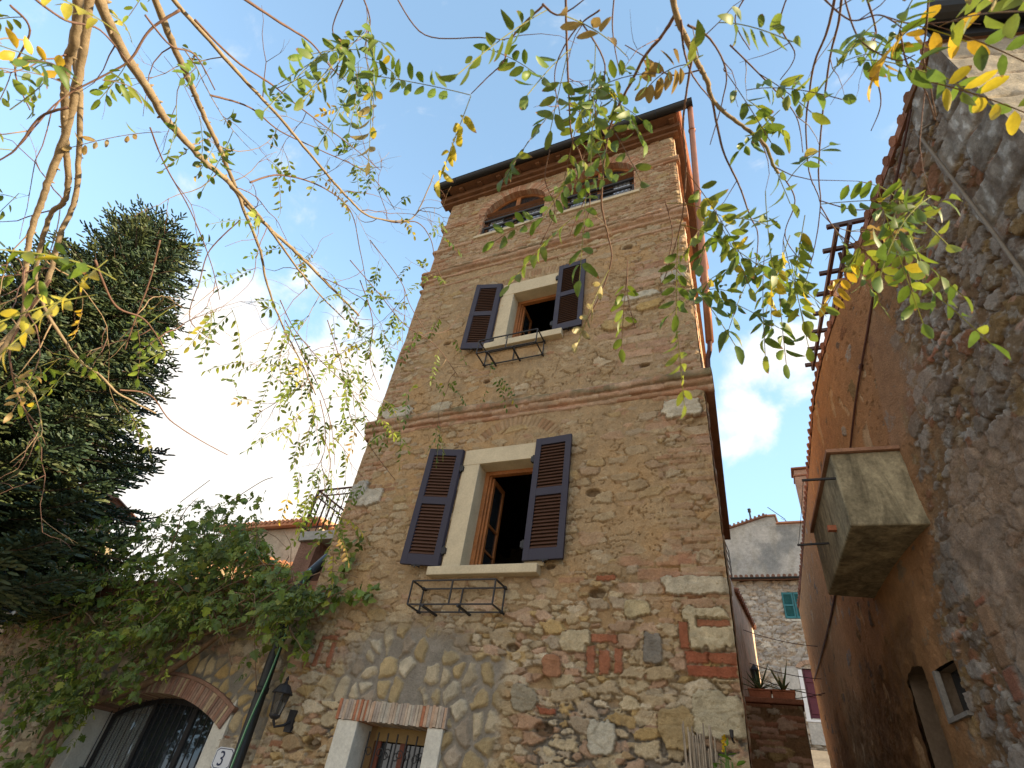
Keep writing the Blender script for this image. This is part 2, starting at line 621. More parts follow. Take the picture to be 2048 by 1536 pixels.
def rubble(u, v, k, plaster, pcol, expo, brickm, cu=.24, cv=.135, small=.5, pal=PAL, wash=.35, amp=1.0, bl=.27, bh=.062):
    """heights and colours. plaster: level 0..1 that buries stones; expo: chance of a stone; brickm: 0..1 brickwork"""
    uu = u + .05 * (fbm(u, v, .35, k + 50) - .5) + .02 * (fbm(u, v, .08, k + 51, 2) - .5)
    vv = v + .05 * (fbm(u, v, .4, k + 60) - .5) + .016 * (fbm(u, v, .07, k + 61, 2) - .5)
    n_f = fbm(u, v, .10, k + 70, 4)
    n_m = fbm(u, v, .6, k + 71, 4)
    n_t = fbm(u, v, .035, k + 72, 3)
    n_g = fbm(u, v, .016, k + 74, 2)
    hp = (plaster - .5) * .030 + (n_m - .5) * .030 + (n_f - .5) * .018 + (n_t - .5) * .010 + (n_g - .5) * .006
    # hairline cracks and open joints in the render
    crk = np.abs(fbm(u + .03 * n_f, v, .34, k + 80, 3) - .5)
    crk = sst(.012, .002, crk) * sst(.48, .62, fbm(u, v, .5, k + 84, 2))
    hp = hp - .014 * crk
    h, col = hp, np.zeros(u.shape + (3,)) + np.asarray(pcol)
    col = col * (.80 + .4 * n_m)[..., None] * (.78 + .30 * n_f + .16 * n_g)[..., None]
    col = mixc(col, np.asarray(pcol) * (1.18, 1.10, 1.02), sst(.60, .74, n_t) * .6)
    col = mixc(col, np.asarray(pcol) * (.55, .5, .45), crk * .7)
    col = mixc(col, np.asarray(pcol) * (1.12, 1.02, .9), sst(.52, .72, fbm(u, v, 1.1, k + 73)))
    expm = np.zeros(u.shape)
    for (sx, sy, kk, chance, a) in ((cu * small, cv * small, k + 1, .9, .016), (cu, cv, k + 2, .8, .026)):
        e, bx, by = cells(uu, vv, sx, sy, kk)
        ex = hsh(bx, by, kk + 11)
        e = e + (n_t - .5) * .30 + (n_f - .5) * .22 + (n_g - .5) * .12
        top = a * (.25 + .95 * hsh(bx, by, kk + 12)) * amp
        dome = sst(.04, .20, e)
        hs = -.022 + (top + .022) * dome + (n_t - .5) * .014 + (n_f - .5) * .016 + (n_g - .5) * .008
        hs = np.where(ex < expo * chance, hs, -1)
        gap = (hsh(bx, by, kk + 14) < .55) * (ex < expo * chance) * sst(.07, .0, np.abs(e - .03))
        h = h - .024 * gap * (n_m > .40)
        d = hs - h
        w = sst(-.003, .004, d)
        sc = pick(pal, bx, by, kk + 20)
        sc = sc * (.70 + .36 * n_t + .26 * n_g)[..., None]
        sc = mixc(sc, pcol, np.clip(wash * (.5 + n_m), 0, .85))
        h = np.maximum(h, hs)
        col = mixc(col, sc, w)
        expm = np.maximum(expm, w)
    e, bx, by = bricks(u + .02 * (n_m - .5) + .012 * (n_t - .5), v + .05 * (n_m - .5) + .012 * (n_f - .5), bl, bh, k + 30)
    ex = brickm > hsh(bx, by, k + 31) * .8 + .2
    hs = -.012 + (.014 + .013 * hsh(bx, by, k + 32)) * sst(-.002, .010, e + (n_t - .5) * .012) * 1.3 + (n_t - .5) * .012
    hs = np.where(ex, hs, -1)
    w = sst(-.003, .005, hs - h + .006)
    bc = pick(PALB, bx, by, k + 33) * (.8 + .4 * n_t)[..., None]
    bc = mixc(bc, pcol, np.clip(wash * (.4 + n_m), 0, .8))
    h = np.maximum(h, hs)
    col = mixc(col, bc, w)
    return h, col


def ell(u, v, cx, cz, rx, rz, k, n=None):
    a = np.sqrt(((u - cx) / rx) ** 4 + ((v - cz) / rz) ** 4) ** .5
    a = a + .9 * (fbm(u, v, .11, k, 4) - .5)
    return sst(1.12, .92, a)


# =================================================================== GROUND
def gz(x, y):
    return 5.2 * sst(6.0, 26.0, np.asarray(y, float))


gx = np.concatenate([np.linspace(-400, -32, 9), np.linspace(-30, 30, 61), np.linspace(32, 400, 9)])
gy = np.concatenate([np.linspace(-400, -22, 9), np.linspace(-20, 40, 61), np.linspace(45, 500, 9)])
GX, GY = np.meshgrid(gx, gy)
GP = np.stack([GX, GY, gz(GX, GY) + .05 * (fbm(GX, GY, 3.0, 5) - .5)], -1)
g = grid_mesh('ground', GP, np.zeros(GP.shape) + .2, M['ground'])
tag(g, kind='structure')

# =================================================================== TOWER
FY = 5.2
XL, XR, ZT = -5.15, -0.32, 12.32
tower = thing('tower_house', (-2.7, FY, 0), 'tall narrow rubble stone and brick tower house with dark shuttered windows and brick string courses', 'house')


def openings_tower(x, z):
    m = (x > -3.26) & (x < -2.22) & (z > 3.72) & (z < 5.27)
    m |= (x > -3.26) & (x < -2.20) & (z > 7.25) & (z < 8.66)
    m |= (x > -4.06) & (x < -3.03) & (z < 2.33)
    for c in (-3.52, -1.755):
        m |= (abs(x - c) < .71) & (z > 10.55) & (z < 11.34)
        m |= (((x - c) / .71) ** 2 + ((z - 11.34) / .605) ** 2 < 1) & (z >= 11.34)
    return m


xs = np.arange(XL, XR + .001, .0088)
zs = spaced(0.0, ZT, lambda z: .05 if z < 1.7 else .0085 + .0008 * max(0, z - 3))
U, V = np.meshgrid(xs, zs)
edge = np.minimum(U - XL, XR - U)
nz = fbm(U, V, .9, 900)
nz2 = fbm(U, V, .45, 905)
# plaster cover over the height of the tower: bare rubble at the foot, thick washed render higher up
low = sst(3.6, 2.7, V + .9 * (nz - .5))
plas = 1.02 + .60 * (nz - .5) - .98 * low + .15 * sst(5.7, 6.4, V) * sst(9, 8.4, V)
plas = plas - .45 * sst(.62, .45, edge + .5 * (nz2 - .5))
# the render fell off in patches right of the windows
plas = plas - .62 * sst(.45, .60, fbm(U, V, .9, 911)) * sst(-2.6, -1.6, U) - .30 * sst(.52, .66, fbm(U, V, .7, 913))
expo = np.clip(.50 + .40 * low + .15 * sst(.55, .3, edge), 0, .95)
brk = .62 * sst(.62, .38, edge + .35 * (nz2 - .5)) + .38 * sst(.5, .66, nz2)
brk = brk + 1.0 * sst(9.4, 9.9, V) * (.35 + .75 * nz) - .55 * low
plas = plas - .42 * sst(9.4, 9.9, V)
pcol = np.array((.43, .315, .19))
h, col = rubble(U, V, 100, plas, pcol, expo, brk, cu=.25, cv=.115, wash=np.clip(.66 - .34 * low, 0, 1), bl=.30, bh=.075)
e, ix, iy = bricks(U + .03 * nz2, V + .06 * nz + .015 * nz2, .42, .135, 950, .014)
pk = sst(.50, .62, fbm(U, V, .75, 951)) * sst(-2.3, -1.3, U) * sst(3.2, 3.7, V) * (V < 8.6) * (hsh(ix, iy, 952) < .62)
ft = fbm(U, V, .035, 953, 3)
pw_ = sst(.0, .012, e + .02 * (ft - .5)) * pk
h = np.where(pw_ > .4, np.maximum(h * .3, .004) + .010 * hsh(ix, iy, 954) + .010 * (ft - .5), h - .010 * sst(.006, .0, np.abs(e)) * pk)
col = mixc(col, pick(np.array([(.50, .31, .225), (.46, .27, .19), (.52, .36, .27), (.44, .23, .155), (.50, .38, .27)]), ix, iy, 955) * (.75 + .5 * ft)[..., None], pw_ * .55)
# grey cement repair at the right foot and around the door
grey = sst(.45, .58, .55 * sst(2.75, 2.2, V + .7 * (nz - .5)) * sst(-2.7, -1.9, U) + .62 * sst(.95, .55, np.hypot((U + 3.56) / 1.15, (V - 2.35) / .95) + .35 * (nz2 - .5)) * (V < 3.4) + .15 * nz2)
hole_h = h < .004
gcol = np.array((.255, .235, .205)) * (.75 + .5 * fbm(U, V, .12, 930))[..., None]
col = mixc(col, gcol, grey * sst(.012, -.002, h))
e, bx, by = cells(U + .02 * nz2, V + .02 * nz, .17, .19, 940, .9, .9)
dr = sst(.98, .6, np.hypot((U + 3.52) / 1.2, (V - 2.5) / .9) + .25 * (nz2 - .5)) * (V > 2.40) * (V < 3.3)
dr = np.maximum(dr, sst(.34, .22, np.abs(U + 2.72) + .2 * (nz2 - .5)) * (V < 2.9) * (V > 1))
en = e + .3 * (fbm(U, V, .05, 941, 3) - .5)
st = sst(.10, .24, en) * dr * (hsh(bx, by, 943) < .88)
h = h * (1 - dr) + dr * (-.012 + .032 * sst(.08, .4, en) * (hsh(bx, by, 943) < .88))
scol = pick(np.array([(.58, .50, .36), (.52, .43, .27), (.48, .38, .22), (.60, .54, .42), (.40, .34, .27)]), bx, by, 942)
scol = scol * (.8 + .4 * fbm(U, V, .05, 945, 3))[..., None]
col = mixc(col, gcol * 1.15, dr)
col = mixc(col, scol, st)
# single large stones one can tell apart
for i, (cx, cz, rx, rz, c) in enumerate(((-.58, 5.63, .20, .12, (.60, .55, .44)), (-.62, 3.55, .34, .085, (.58, .52, .40)), (-.52, 3.18, .20, .17, (.60, .52, .36)),
                                         (-.55, 8.02, .17, .13, (.50, .47, .40)), (-1.05, 7.75, .30, .07, (.56, .52, .42)), (-4.75, 6.25, .28, .1, (.54, .50, .42)),
                                         (-4.75, 4.83, .22, .12, (.55, .51, .43)), (-4.98, 4.95, .14, .13, (.47, .46, .42)), (-.52, 2.52, .18, .16, (.56, .50, .36)),
                                         (-.50, 2.05, .2, .1, (.55, .5, .4)), (-4.0, 6.2, .16, .09, (.5, .44, .33)), (-1.35, 7.25, .22, .09, (.48, .35, .17)),
                                         (-.9, 7.5, .17, .08, (.48, .34, .15)), (-1.15, 3.35, .13, .08, (.57, .48, .30)), (-1.02, 3.0, .09, .13, (.27, .25, .22)), (-1.72, 3.05, .15, .09, (.58, .49, .33)),
                                         (-1.95, 2.82, .10, .09, (.42, .22, .13)), (-2.2, 2.55, .12, .11, (.36, .32, .24)), (-1.45, 2.28, .12, .11, (.56, .53, .44)), (-.85, 2.42, .13, .13, (.46, .35, .19)))):
    w = ell(U + .03 * (nz2 - .5), V + .05 * (nz2 - .5), cx, cz, rx, rz, 960 + i)
    hh = .012 + .026 * sst(0, .8, w) + .016 * (fbm(U, V, .06, 980 + i, 3) - .5)
    ring = sst(0, .3, w) * (1 - sst(.3, .7, w))
    h = np.where(w > .4, np.maximum(h * .3, 0) + hh, h - .018 * ring)
    col = mixc(col, np.array(c) * (.72 + .56 * fbm(U, V, .06, 990 + i, 4))[..., None], sst(.3, .6, w))
# brick pieces: stacked red bricks at the right corner and a few set on end
for (x0, x1, z0, z1, c) in ((-.74, -.55, 2.90, 2.99, (.34, .11, .06)), (-.54, -.33, 2.90, 2.99, (.36, .12, .065)), (-.73, -.33, 2.80, 2.885, (.33, .10, .055)),
                            (-.78, -.70, 3.02, 3.24, (.32, .11, .06)), (-.62, -.34, 3.20, 3.26, (.36, .14, .08)), (-1.62, -1.54, 2.78, 3.02, (.37, .15, .09)), (-1.50, -1.40, 2.78, 2.98, (.38, .15, .085)),
                            (-1.36, -1.29, 2.80, 3.0, (.36, .14, .08)), (-1.58, -1.33, 3.05, 3.12, (.38, .15, .085)), (-4.78, -4.72, 2.72, 2.98, (.36, .14, .08)), (-4.6, -4.54, 2.72, 2.98, (.37, .15, .09)), (-4.78, -4.54, 3.0, 3.05, (.35, .14, .08)),
                            (-1.55, -1.36, 3.62, 3.68, (.36, .13, .07)), (-.62, -.36, 2.05, 2.12, (.36, .15, .09)), (-.75, -.36, 1.92, 1.99, (.37, .16, .10)), (-2.05, -1.87, 2.43, 2.49, (.34, .11, .06))):
    n_ = .030 * (fbm(U, V, .05, 995, 3) - .5) + .012 * (fbm(U, V, .02, 998, 2) - .5)
    d = np.minimum(np.minimum(U - x0, x1 - U), np.minimum(V - z0, z1 - V)) + n_
    w = sst(-.004, .004, d)
    h = np.where(d > -.010, np.where(w > .5, .012 + .010 * nz2 + .012 * (fbm(U, V, .04, 997, 3) - .5), -.008), h)
    col = mixc(col, np.array(c) * (.7 + .6 * fbm(U, V, .07, 996, 4))[..., None], w * .93)
# relieving arch over the lower window and flat arch of tan bricks over the upper one
for (cx, cz, rx, rz, th, z0, sgn, cc) in ((-2.68, 5.08, .62, .62, .15, 5.5, 1, (.44, .30, .19)), (-2.72, 7.60, 1.5, 1.25, .17, 8.8, 1, (.46, .31, .20))):
    rr = np.hypot((U - cx) / rx, (V - cz) / rz)
    ang = np.arctan2((V - cz) / rz, (U - cx) / rx)
    w = sst(1.0, 1.02, rr) * sst(1 + th / rz + .02, 1 + th / rz, rr) * (V > z0) * (np.abs(U - cx) < .72)
    na = ang * rx / .058
    tooth = sst(.06, .22, np.minimum(na % 1, 1 - na % 1))
    bid = np.floor(na).astype(np.int64)
    h = np.where(w > .5, -.002 + .014 * tooth + .006 * (nz2 - .5), h)
    bc = pick(np.array([cc, (cc[0] * .85, cc[1] * .72, cc[2] * .66), (.45, .32, .2)]), bid, bid * 0, 975)
    col = mixc(col, mixc(np.zeros(U.shape + (3,)) + pcol, bc, .25 + .6 * tooth), w * .85)
# dark putlog holes and open joints
for (cx, cz, r) in ((-1.2, 9.0, .045), (-4.2, 7.6, .04), (-1.62, 4.62, .05), (-2.38, 2.98, .035), (-1.55, 3.5, .05), (-4.45, 2.02, .05), (-1.0, 6.4, .04), (-3.3, 6.6, .035), (-2.05, 3.78, .03), (-1.98, 2.32, .05)):
    w = sst(1.2, .8, np.hypot((U - cx) / (r * 1.7), (V - cz) / r) + .6 * (nz2 - .5))
    h = h - .05 * w
    col = mixc(col, np.array((.12, .08, .05)), w * .7)
h = h * sst(-.01, .06, edge)
col = col * np.array((.86, .84, .80))
wob = .035 * (fbm(V * 0 + 3, V, .5, 77) - .5) + .02 * (fbm(V * 0 + 8, V, .12, 78) - .5)
Xw = U + np.where(U > -2.7, np.abs(wob), wob) * sst(.35, 0, edge)
P = np.stack([Xw, FY - h, V], -1)
cx = (U[:-1, :-1] + U[1:, 1:]) / 2
cz = (V[:-1, :-1] + V[1:, 1:]) / 2
grid_mesh('front_wall', P, col, M['masonry'], tower, keep=~openings_tower(cx, cz))

# side wall to the alley, back and left walls
ys = np.arange(FY, 9.21, .02)
zs2 = np.arange(0, ZT + .01, .022)
U, V = np.meshgrid(ys, zs2)
nz = fbm(U, V, .8, 700)
h, col = rubble(U, V, 710, .55 + .6 * (nz - .5), (.40, .25, .14), .5 + 0 * U, .35 + .75 * sst(.8, .3, U - FY), cu=.3, cv=.14, wash=.35)
h = h * sst(0, .08, U - FY)
P = np.stack([XR - (.27 - .07 * sst(6.02, 6.10, V)) * (U - FY) / 4 + h * .6 + .004, U, V], -1)
grid_mesh('side_wall', P, col, M['masonry'], tower)
b = MB((.36, .26, .16))
b.box(XL + .01, -.62, 9.2, 9.4, 0, ZT)
b.box(XL, XL + .25, FY + .06, 9.19, 0, ZT - .01)
b.build('rear_wall', M['masonry_far'], tower)
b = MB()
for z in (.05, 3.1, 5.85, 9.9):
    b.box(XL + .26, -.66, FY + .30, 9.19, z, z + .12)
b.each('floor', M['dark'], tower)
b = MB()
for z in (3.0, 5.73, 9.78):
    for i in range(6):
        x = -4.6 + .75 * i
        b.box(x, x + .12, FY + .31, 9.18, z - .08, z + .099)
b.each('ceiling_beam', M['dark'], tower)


# string courses: moulded brick bands with worn edges
def band(name, x0, x1, prof, k, colr, moss=.5):
    n = int((x1 - x0) / .014)
    X = np.linspace(x0, x1, n)
    J = np.arange(len(prof))
    X, J = np.meshgrid(X, J)
    pz = np.array([p[0] for p in prof])[J]
    pp = np.array([p[1] for p in prof])[J]
    zref = np.mean([p[0] for p in prof])
    nn = fbm(X, J * .35, .5, k) - .5
    nf = fbm(X, J * .7, .06, k + 5, 3) - .5
    bi = np.floor(X / .27 + (J // 3) * .43).astype(np.int64)
    ex = np.minimum((X / .27 + (J // 3) * .43) % 1, 1 - (X / .27 + (J // 3) * .43) % 1)
    chip = sst(.62, .80, fbm(X, J * .25, .22, k + 9))
    prt = pp * (1 + .25 * nn - .5 * chip) + .014 * nf + .012 * (hsh(bi, J // 3, k) - .5) - .008 * sst(.06, .0, ex)
    prt = np.where(pp < .004, -.02, np.maximum(prt, .003))
    z = pz + .02 * nn + .008 * nf + .03 * (fbm(X, X * 0, 1.5, k + 3) - .5)
    c = pick(PALB, bi, J // 3, k + 2) * .95
    c = mixc(c, colr, np.clip(.55 + .8 * nn, 0, 1))
    c = c * (.8 + .5 * (nf + .5))[..., None]
    c = mixc(c, (.16, .15, .085), moss * sst(.3, .8, (J + .0) / len(prof)) * sst(.45, .62, fbm(X, J * .2, .3, k + 7)))
    P = np.stack([X, FY - prt, z], -1)
    o = grid_mesh(name, P, c, M['masonry'], tower)
    e = MB()
    for xx in (0, -1):
        pts = [P[j, xx] for j in range(len(prof))]
        pts += [(pts[-1][0], FY + .12, pts[-1][2]), (pts[0][0], FY + .12, pts[0][2])]
        e.poly(pts if xx == 0 else pts[::-1], (.38, .2, .12))
        if xx == 0:
            e.build('band_end', M['masonry'], o)
            e = MB()
    # return on the right hand side
    for a in range(len(prof) - 1):
        p, q = P[a, -1], P[a + 1, -1]
        dx0, dx1 = p[0], q[0]
        e.poly([(dx0, p[1], p[2]), (XR - .21 + .9 * max(pp[a, 0], 0), 9.2, p[2]), (XR - .21 + .9 * max(pp[a + 1, 0], 0), 9.2, q[2]), (dx1, q[1], q[2])], (.34, .18, .11))
    p, q = P[0, -1], P[-1, -1]
    for pt in (p, q):                                  # underside and top of the return, tight against the side wall
        e.poly([(XR - .03, FY + .0, pt[2]), (pt[0], pt[1], pt[2]), (XR - .12, 9.2, pt[2]), (XR - .34, 9.2, pt[2])], (.34, .18, .11))
    e.build('band_return', M['masonry'], o)
    return o


LC = (.40, .28, .17)
band('string_course', XL - .08, XR + .11, [(5.84, .0), (5.845, .02), (5.87, .035), (5.90, .035), (5.92, .02), (5.925, .055), (5.95, .075), (5.985, .075), (6.005, .06), (6.01, .09), (6.03, .105), (6.085, .11), (6.10, .10), (6.16, .03), (6.18, 0)], 401, LC, .9)
band('string_course', XL - .08, XR + .08, [(9.44, .0), (9.45, .035), (9.475, .05), (9.50, .035), (9.51, .02), (9.56, .02), (9.57, .06), (9.60, .08), (9.635, .08), (9.65, .06), (9.655, .09), (9.70, .095), (9.74, .03), (9.76, 0)], 411, LC, .7)
band('string_course', XL - .04, XR + .04, [(9.20, .0), (9.205, .02), (9.23, .03), (9.26, .02), (9.27, 0)], 416, LC, .3)
band('string_course', XL - .06, -4.32, [(10.40, .0), (10.41, .03), (10.44, .045), (10.48, .04), (10.52, .02), (10.53, 0)], 421, LC, .5)
for x0, x1 in ((XL - .06, -4.30), (-2.74, -2.54), (-.98, XR + .06)):
    band('string_course', x0, x1, [(11.22, .0), (11.225, .03), (11.25, .045), (11.27, .035), (11.275, .05), (11.31, .065), (11.36, .06), (11.40, .02), (11.41, 0)], 431 + int(x0 * 10), LC, .3)

# roof, soffit, gutter, downpipe
b = MB((.34, .15, .09))
zr = lambda y: 12.44 + (y - 4.82) * .22
b.prism([(-5.42, 4.84, zr(4.84)), (-5.42, 9.7, zr(9.7)), (-5.42, 9.7, zr(9.7) + .12), (-5.42, 4.84, zr(4.84) + .10)], (5.26, 0, 0))
for i in range(25):
    x = -5.38 + i * .217
    b.tube([(x, 4.80, zr(4.8) + .12), (x, 9.7, zr(9.7) + .14)], .075, 8)
rf = b.build('roof', M['tile'], tower)
b = MB()
b.prism([(-5.41, 4.86, 12.36), (-5.41, 9.6, 13.38), (-5.41, 9.6, 13.41), (-5.41, 4.86, 12.42)], (5.22, 0, 0))
b.box(-5.40, -.16, FY - .16, FY + .05, 12.23, 12.38)
b.box(-5.36, -.22, FY - .09, FY + .05, 12.15, 12.228)
for i in range(12):
    x = -5.3 + i * .455
    b.bar((x, 4.92, 12.345), (x, 5.3, 12.42), .09, .05)
b.build('eave_soffit', M['soffit'], rf)


def half_gutter(bm, a, c, r):
    a, c = np.array(a, float), np.array(c, float)
    d = (c - a) / np.linalg.norm(c - a)
    side = np.cross(d, (0, 0, 1))
    prev = None
    prof = [(math.cos(t), -math.sin(t)) for t in np.linspace(0, math.pi, 9)]
    prof = [(1.12, .02)] + prof + [(p[0] * .88, p[1] * .88) for p in prof[::-1]]
    A = [a + side * p[0] * r + np.array((0, 0, p[1] * r)) for p in prof]
    bm.prism(A, c - a)


b = MB()
half_gutter(b, (-5.45, 4.80, 12.45), (.12, 4.80, 12.45), .085)
b.box(-5.46, -5.44, 4.72, 9.6, 12.40, 12.47) if False else None
for i in range(4):
    x = -4.9 + i * 1.45
    b.tube([(x, 4.80 + .09 * math.cos(t), 12.45 - .09 * math.sin(t)) for t in np.linspace(0, math.pi, 8)], .008, 4)
b.prism([(-5.41, 4.86, 12.345), (-5.41, 9.6, 13.365), (-5.41, 9.6, 13.378), (-5.41, 4.86, 12.358)], (.25, 0, 0))  # dark sheet added under the left overhang, its shade put into colour
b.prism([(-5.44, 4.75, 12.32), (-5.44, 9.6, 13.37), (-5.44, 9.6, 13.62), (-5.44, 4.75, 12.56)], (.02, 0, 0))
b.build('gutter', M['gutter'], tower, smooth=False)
b = MB()
b.tube([(.065, 4.86, 12.50), (.06, 4.89, 12.30), (-.03, 5.0, 10.2), (-.12, 5.1, 8.0), (-.185, 5.2, 6.62)], .05, 14)
for t in (.12, .45, .8):
    p = np.array((.06, 4.89, 12.3)) * (1 - t) + np.array((-.185, 5.2, 6.62)) * t
    b.lathe([(.062, -.02), (.062, .02)], p, 14)
b.build('downpipe', M['copper'], tower, smooth=True)
b = MB()
b.tube([(-.185, 5.2, 6.62), (-.20, 5.24, 6.52), (-.24, 5.3, 6.44), (-.25, 5.32, 6.32), (-.24, 5.3, 6.2)], .032, 8)
b.build('pipe_elbow', M['iron_rust'], tower, smooth=True)


def strip_grid(name, x0, x1, z0, z1, material, parent):
    pass


# ---- windows of the tower
def hinge_shutter(name, hx, hz0, hz1, w, ang, side, parent, y0=FY):
    """a louvred shutter leaf hung at hx; side -1 opens to the left; ang: how far off the wall it stands"""
    a = math.radians(ang)
    ux = np.array((side * math.cos(a), -math.sin(a), 0))       # across the leaf
    un = np.array((side * math.sin(a) * -1, -math.cos(a), 0))  # out of the leaf
    if side < 0:
        un = np.array((-math.sin(a), -math.cos(a), 0))
    else:
        un = np.array((math.sin(a), -math.cos(a), 0)) * np.array((-1, 1, 1)) if False else np.array((-math.sin(a) * -1, -math.cos(a), 0))
    up = np.array((0, 0, 1.0))
    o = np.array((hx, y0 - .055, hz0))
    H = hz1 - hz0
    fr = (.029, .026, .043)
    sl_ = (.075, .034, .019)
    b = MB(fr)

    def slab(u0, u1, v0, v1, t, n0=0, col=None):
        b.obox(o + ux * (u0 + u1) / 2 + up * (v0 + v1) / 2 + un * n0, (ux, up, un), ((u1 - u0) / 2, (v1 - v0) / 2, t / 2), col)
    st = .075
    slab(0, st, 0, H, .042)
    slab(w - st, w, 0, H, .042)
    mid = H * .52
    for v0, v1 in ((0, .13), (mid - .05, mid + .05), (H - .10, H)):
        slab(st - .002, w - st + .002, v0 + .001, v1 - .001, .038)
    for v0, v1 in ((.13, mid - .05), (mid + .05, H - .10)):
        n = int((v1 - v0) / .041)
        slab(st, w - st, v0, v1, .004, -.016, (.03, .02, .016))
        for i in range(n):
            v = v0 + (i + .5) * (v1 - v0) / n
            c = o + ux * w / 2 + up * v
            t = (up * .80 + un * -.6)
            t2 = np.cross(ux, t)
            b.obox(c, (ux, t, t2), (w / 2 - st, .024, .005), sl_)
    s_ = b.build(name, M['paint'], parent, bevel=.003)
    for v in (H * .12, H * .82):
        h_ = MB()
        c = o + up * v - ux * .015
        h_.obox(c - un * .01, (ux, up, un), (.03, .035, .028))
        h_.tube([c - up * .05 + un * .01, c + up * .05 + un * .01], .012, 6)
        h_.build('shutter_hinge', M['iron'], s_)
    h_ = MB()
    c = o + ux * w * .55 + un * .03 - up * .012
    h_.tube([c - ux * .05, c + ux * .05], .009, 5)
    h_.tube([c - un * .06, c + un * .012, c + un * .012 - up * .03], .008, 5)
    h_.build('shutter_stay', M['iron'], s_)
    return s_


def casement(x0, x1, z0, z1, xo0, xo1, zo1, sill, parent, arch=False):
    """limestone surround, projecting sill, wooden frame, a sash swung inwards, dark room behind"""
    w = MB()
    yf = FY - .035
    lim = parent
    yb = FY + .26
    w.box(xo0, x0, yf, yb, sill[3], z1)             # left jamb
    w.box(x1, xo1, yf, yb, sill[3], z1)             # right jamb
    w.box(xo0 - .002, xo1 + .002, yf - .002, yb, z1, zo1)    # lintel
    w.build('stone_surround', M['limestone'], lim, bevel=.006)
    w = MB()
    w.box(sill[0], sill[1], FY - .115, yb + .02, sill[2], sill[3])
    w.build('sill', M['limestone'], lim, bevel=.008)
    w = MB()
    f = .055
    y0, y1 = yb - .09, yb - .02
    w.box(x0, x0 + f, y0, y1, sill[3], z1)
    w.box(x1 - f, x1, y0, y1, sill[3], z1)
    w.box(x0 + f, x1 - f, y0 + .001, y1 - .001, z1 - f, z1)
    w.box(x0 + f, x0 + f + .025, y0 + .03, y1 + .02, sill[3] + .01, z1 - f)
    w.build('window_frame', M['wood'], lim, bevel=.004)
    s_ = MB()
    a = math.radians(91)
    ux = np.array((math.cos(a), math.sin(a), 0))
    un = np.array((math.sin(a), -math.cos(a), 0))
    o = np.array((x0 + f + .03, y1, sill[3] + .02))
    wd = (x1 - x0) * .46
    H = z1 - f - sill[3] - .03
    for u0, u1, v0, v1 in ((0, .05, 0, H), (wd - .05, wd, 0, H), (.05, wd - .05, 0, .06), (.05, wd - .05, H - .06, H), (.05, wd - .05, H * .5, H * .5 + .03), (.05, wd - .05, H * .25, H * .25 + .02)):
        s_.obox(o + ux * (u0 + u1) / 2 + np.array((0, 0, (v0 + v1) / 2)), (ux, (0, 0, 1), un), ((u1 - u0) / 2, (v1 - v0) / 2, .02))
    s_.build('sash', M['wood'], lim, bevel=.003)
    s_ = MB()
    s_.obox(o + ux * wd / 2 + np.array((0, 0, H / 2)), (ux, (0, 0, 1), un), (wd / 2 - .04, H / 2 - .04, .003))
    s_.build('pane', M['glass'], lim)


def win(label, loc):
    o = bpy.data.objects.new('window', None)
    COL.objects.link(o)
    o.parent = tower
    tw = np.array(ORIG[tower.name])
    o.location = tuple(np.array(loc) - tw)
    ORIG[o.name] = tuple(loc)
    o['label'] = label
    bpy.context.view_layer.update()
    return o


w1 = win('lower open window with pale stone surround and dark shutters', (-2.75, FY, 3.74))
casement(-3.13, -2.35, 3.78, 5.15, -3.37, -2.12, 5.38, (-3.50, -2.16, 3.685, 3.785), w1)
hinge_shutter('shutter', -3.39, 3.80, 5.38, .46, 14, -1, w1)
hinge_shutter('shutter', -2.36, 3.83, 5.40, .47, 3, 1, w1)
w2 = win('middle open window with pale stone surround and dark shutters', (-2.73, FY, 7.3))
casement(-3.12, -2.34, 7.34, 8.48, -3.34, -2.12, 8.76, (-3.43, -2.16, 7.20, 7.32), w2)
hinge_shutter('shutter', -3.36, 7.24, 8.78, .45, 13, -1, w2)
hinge_shutter('shutter', -2.33, 7.32, 8.86, .46, 3, 1, w2)


def arch_pts(c, rx, rz, z0, n=24, y=0.0):
    return [(c + rx * math.cos(t), y, z0 + rz * math.sin(t)) for t in np.linspace(0, math.pi, n)]


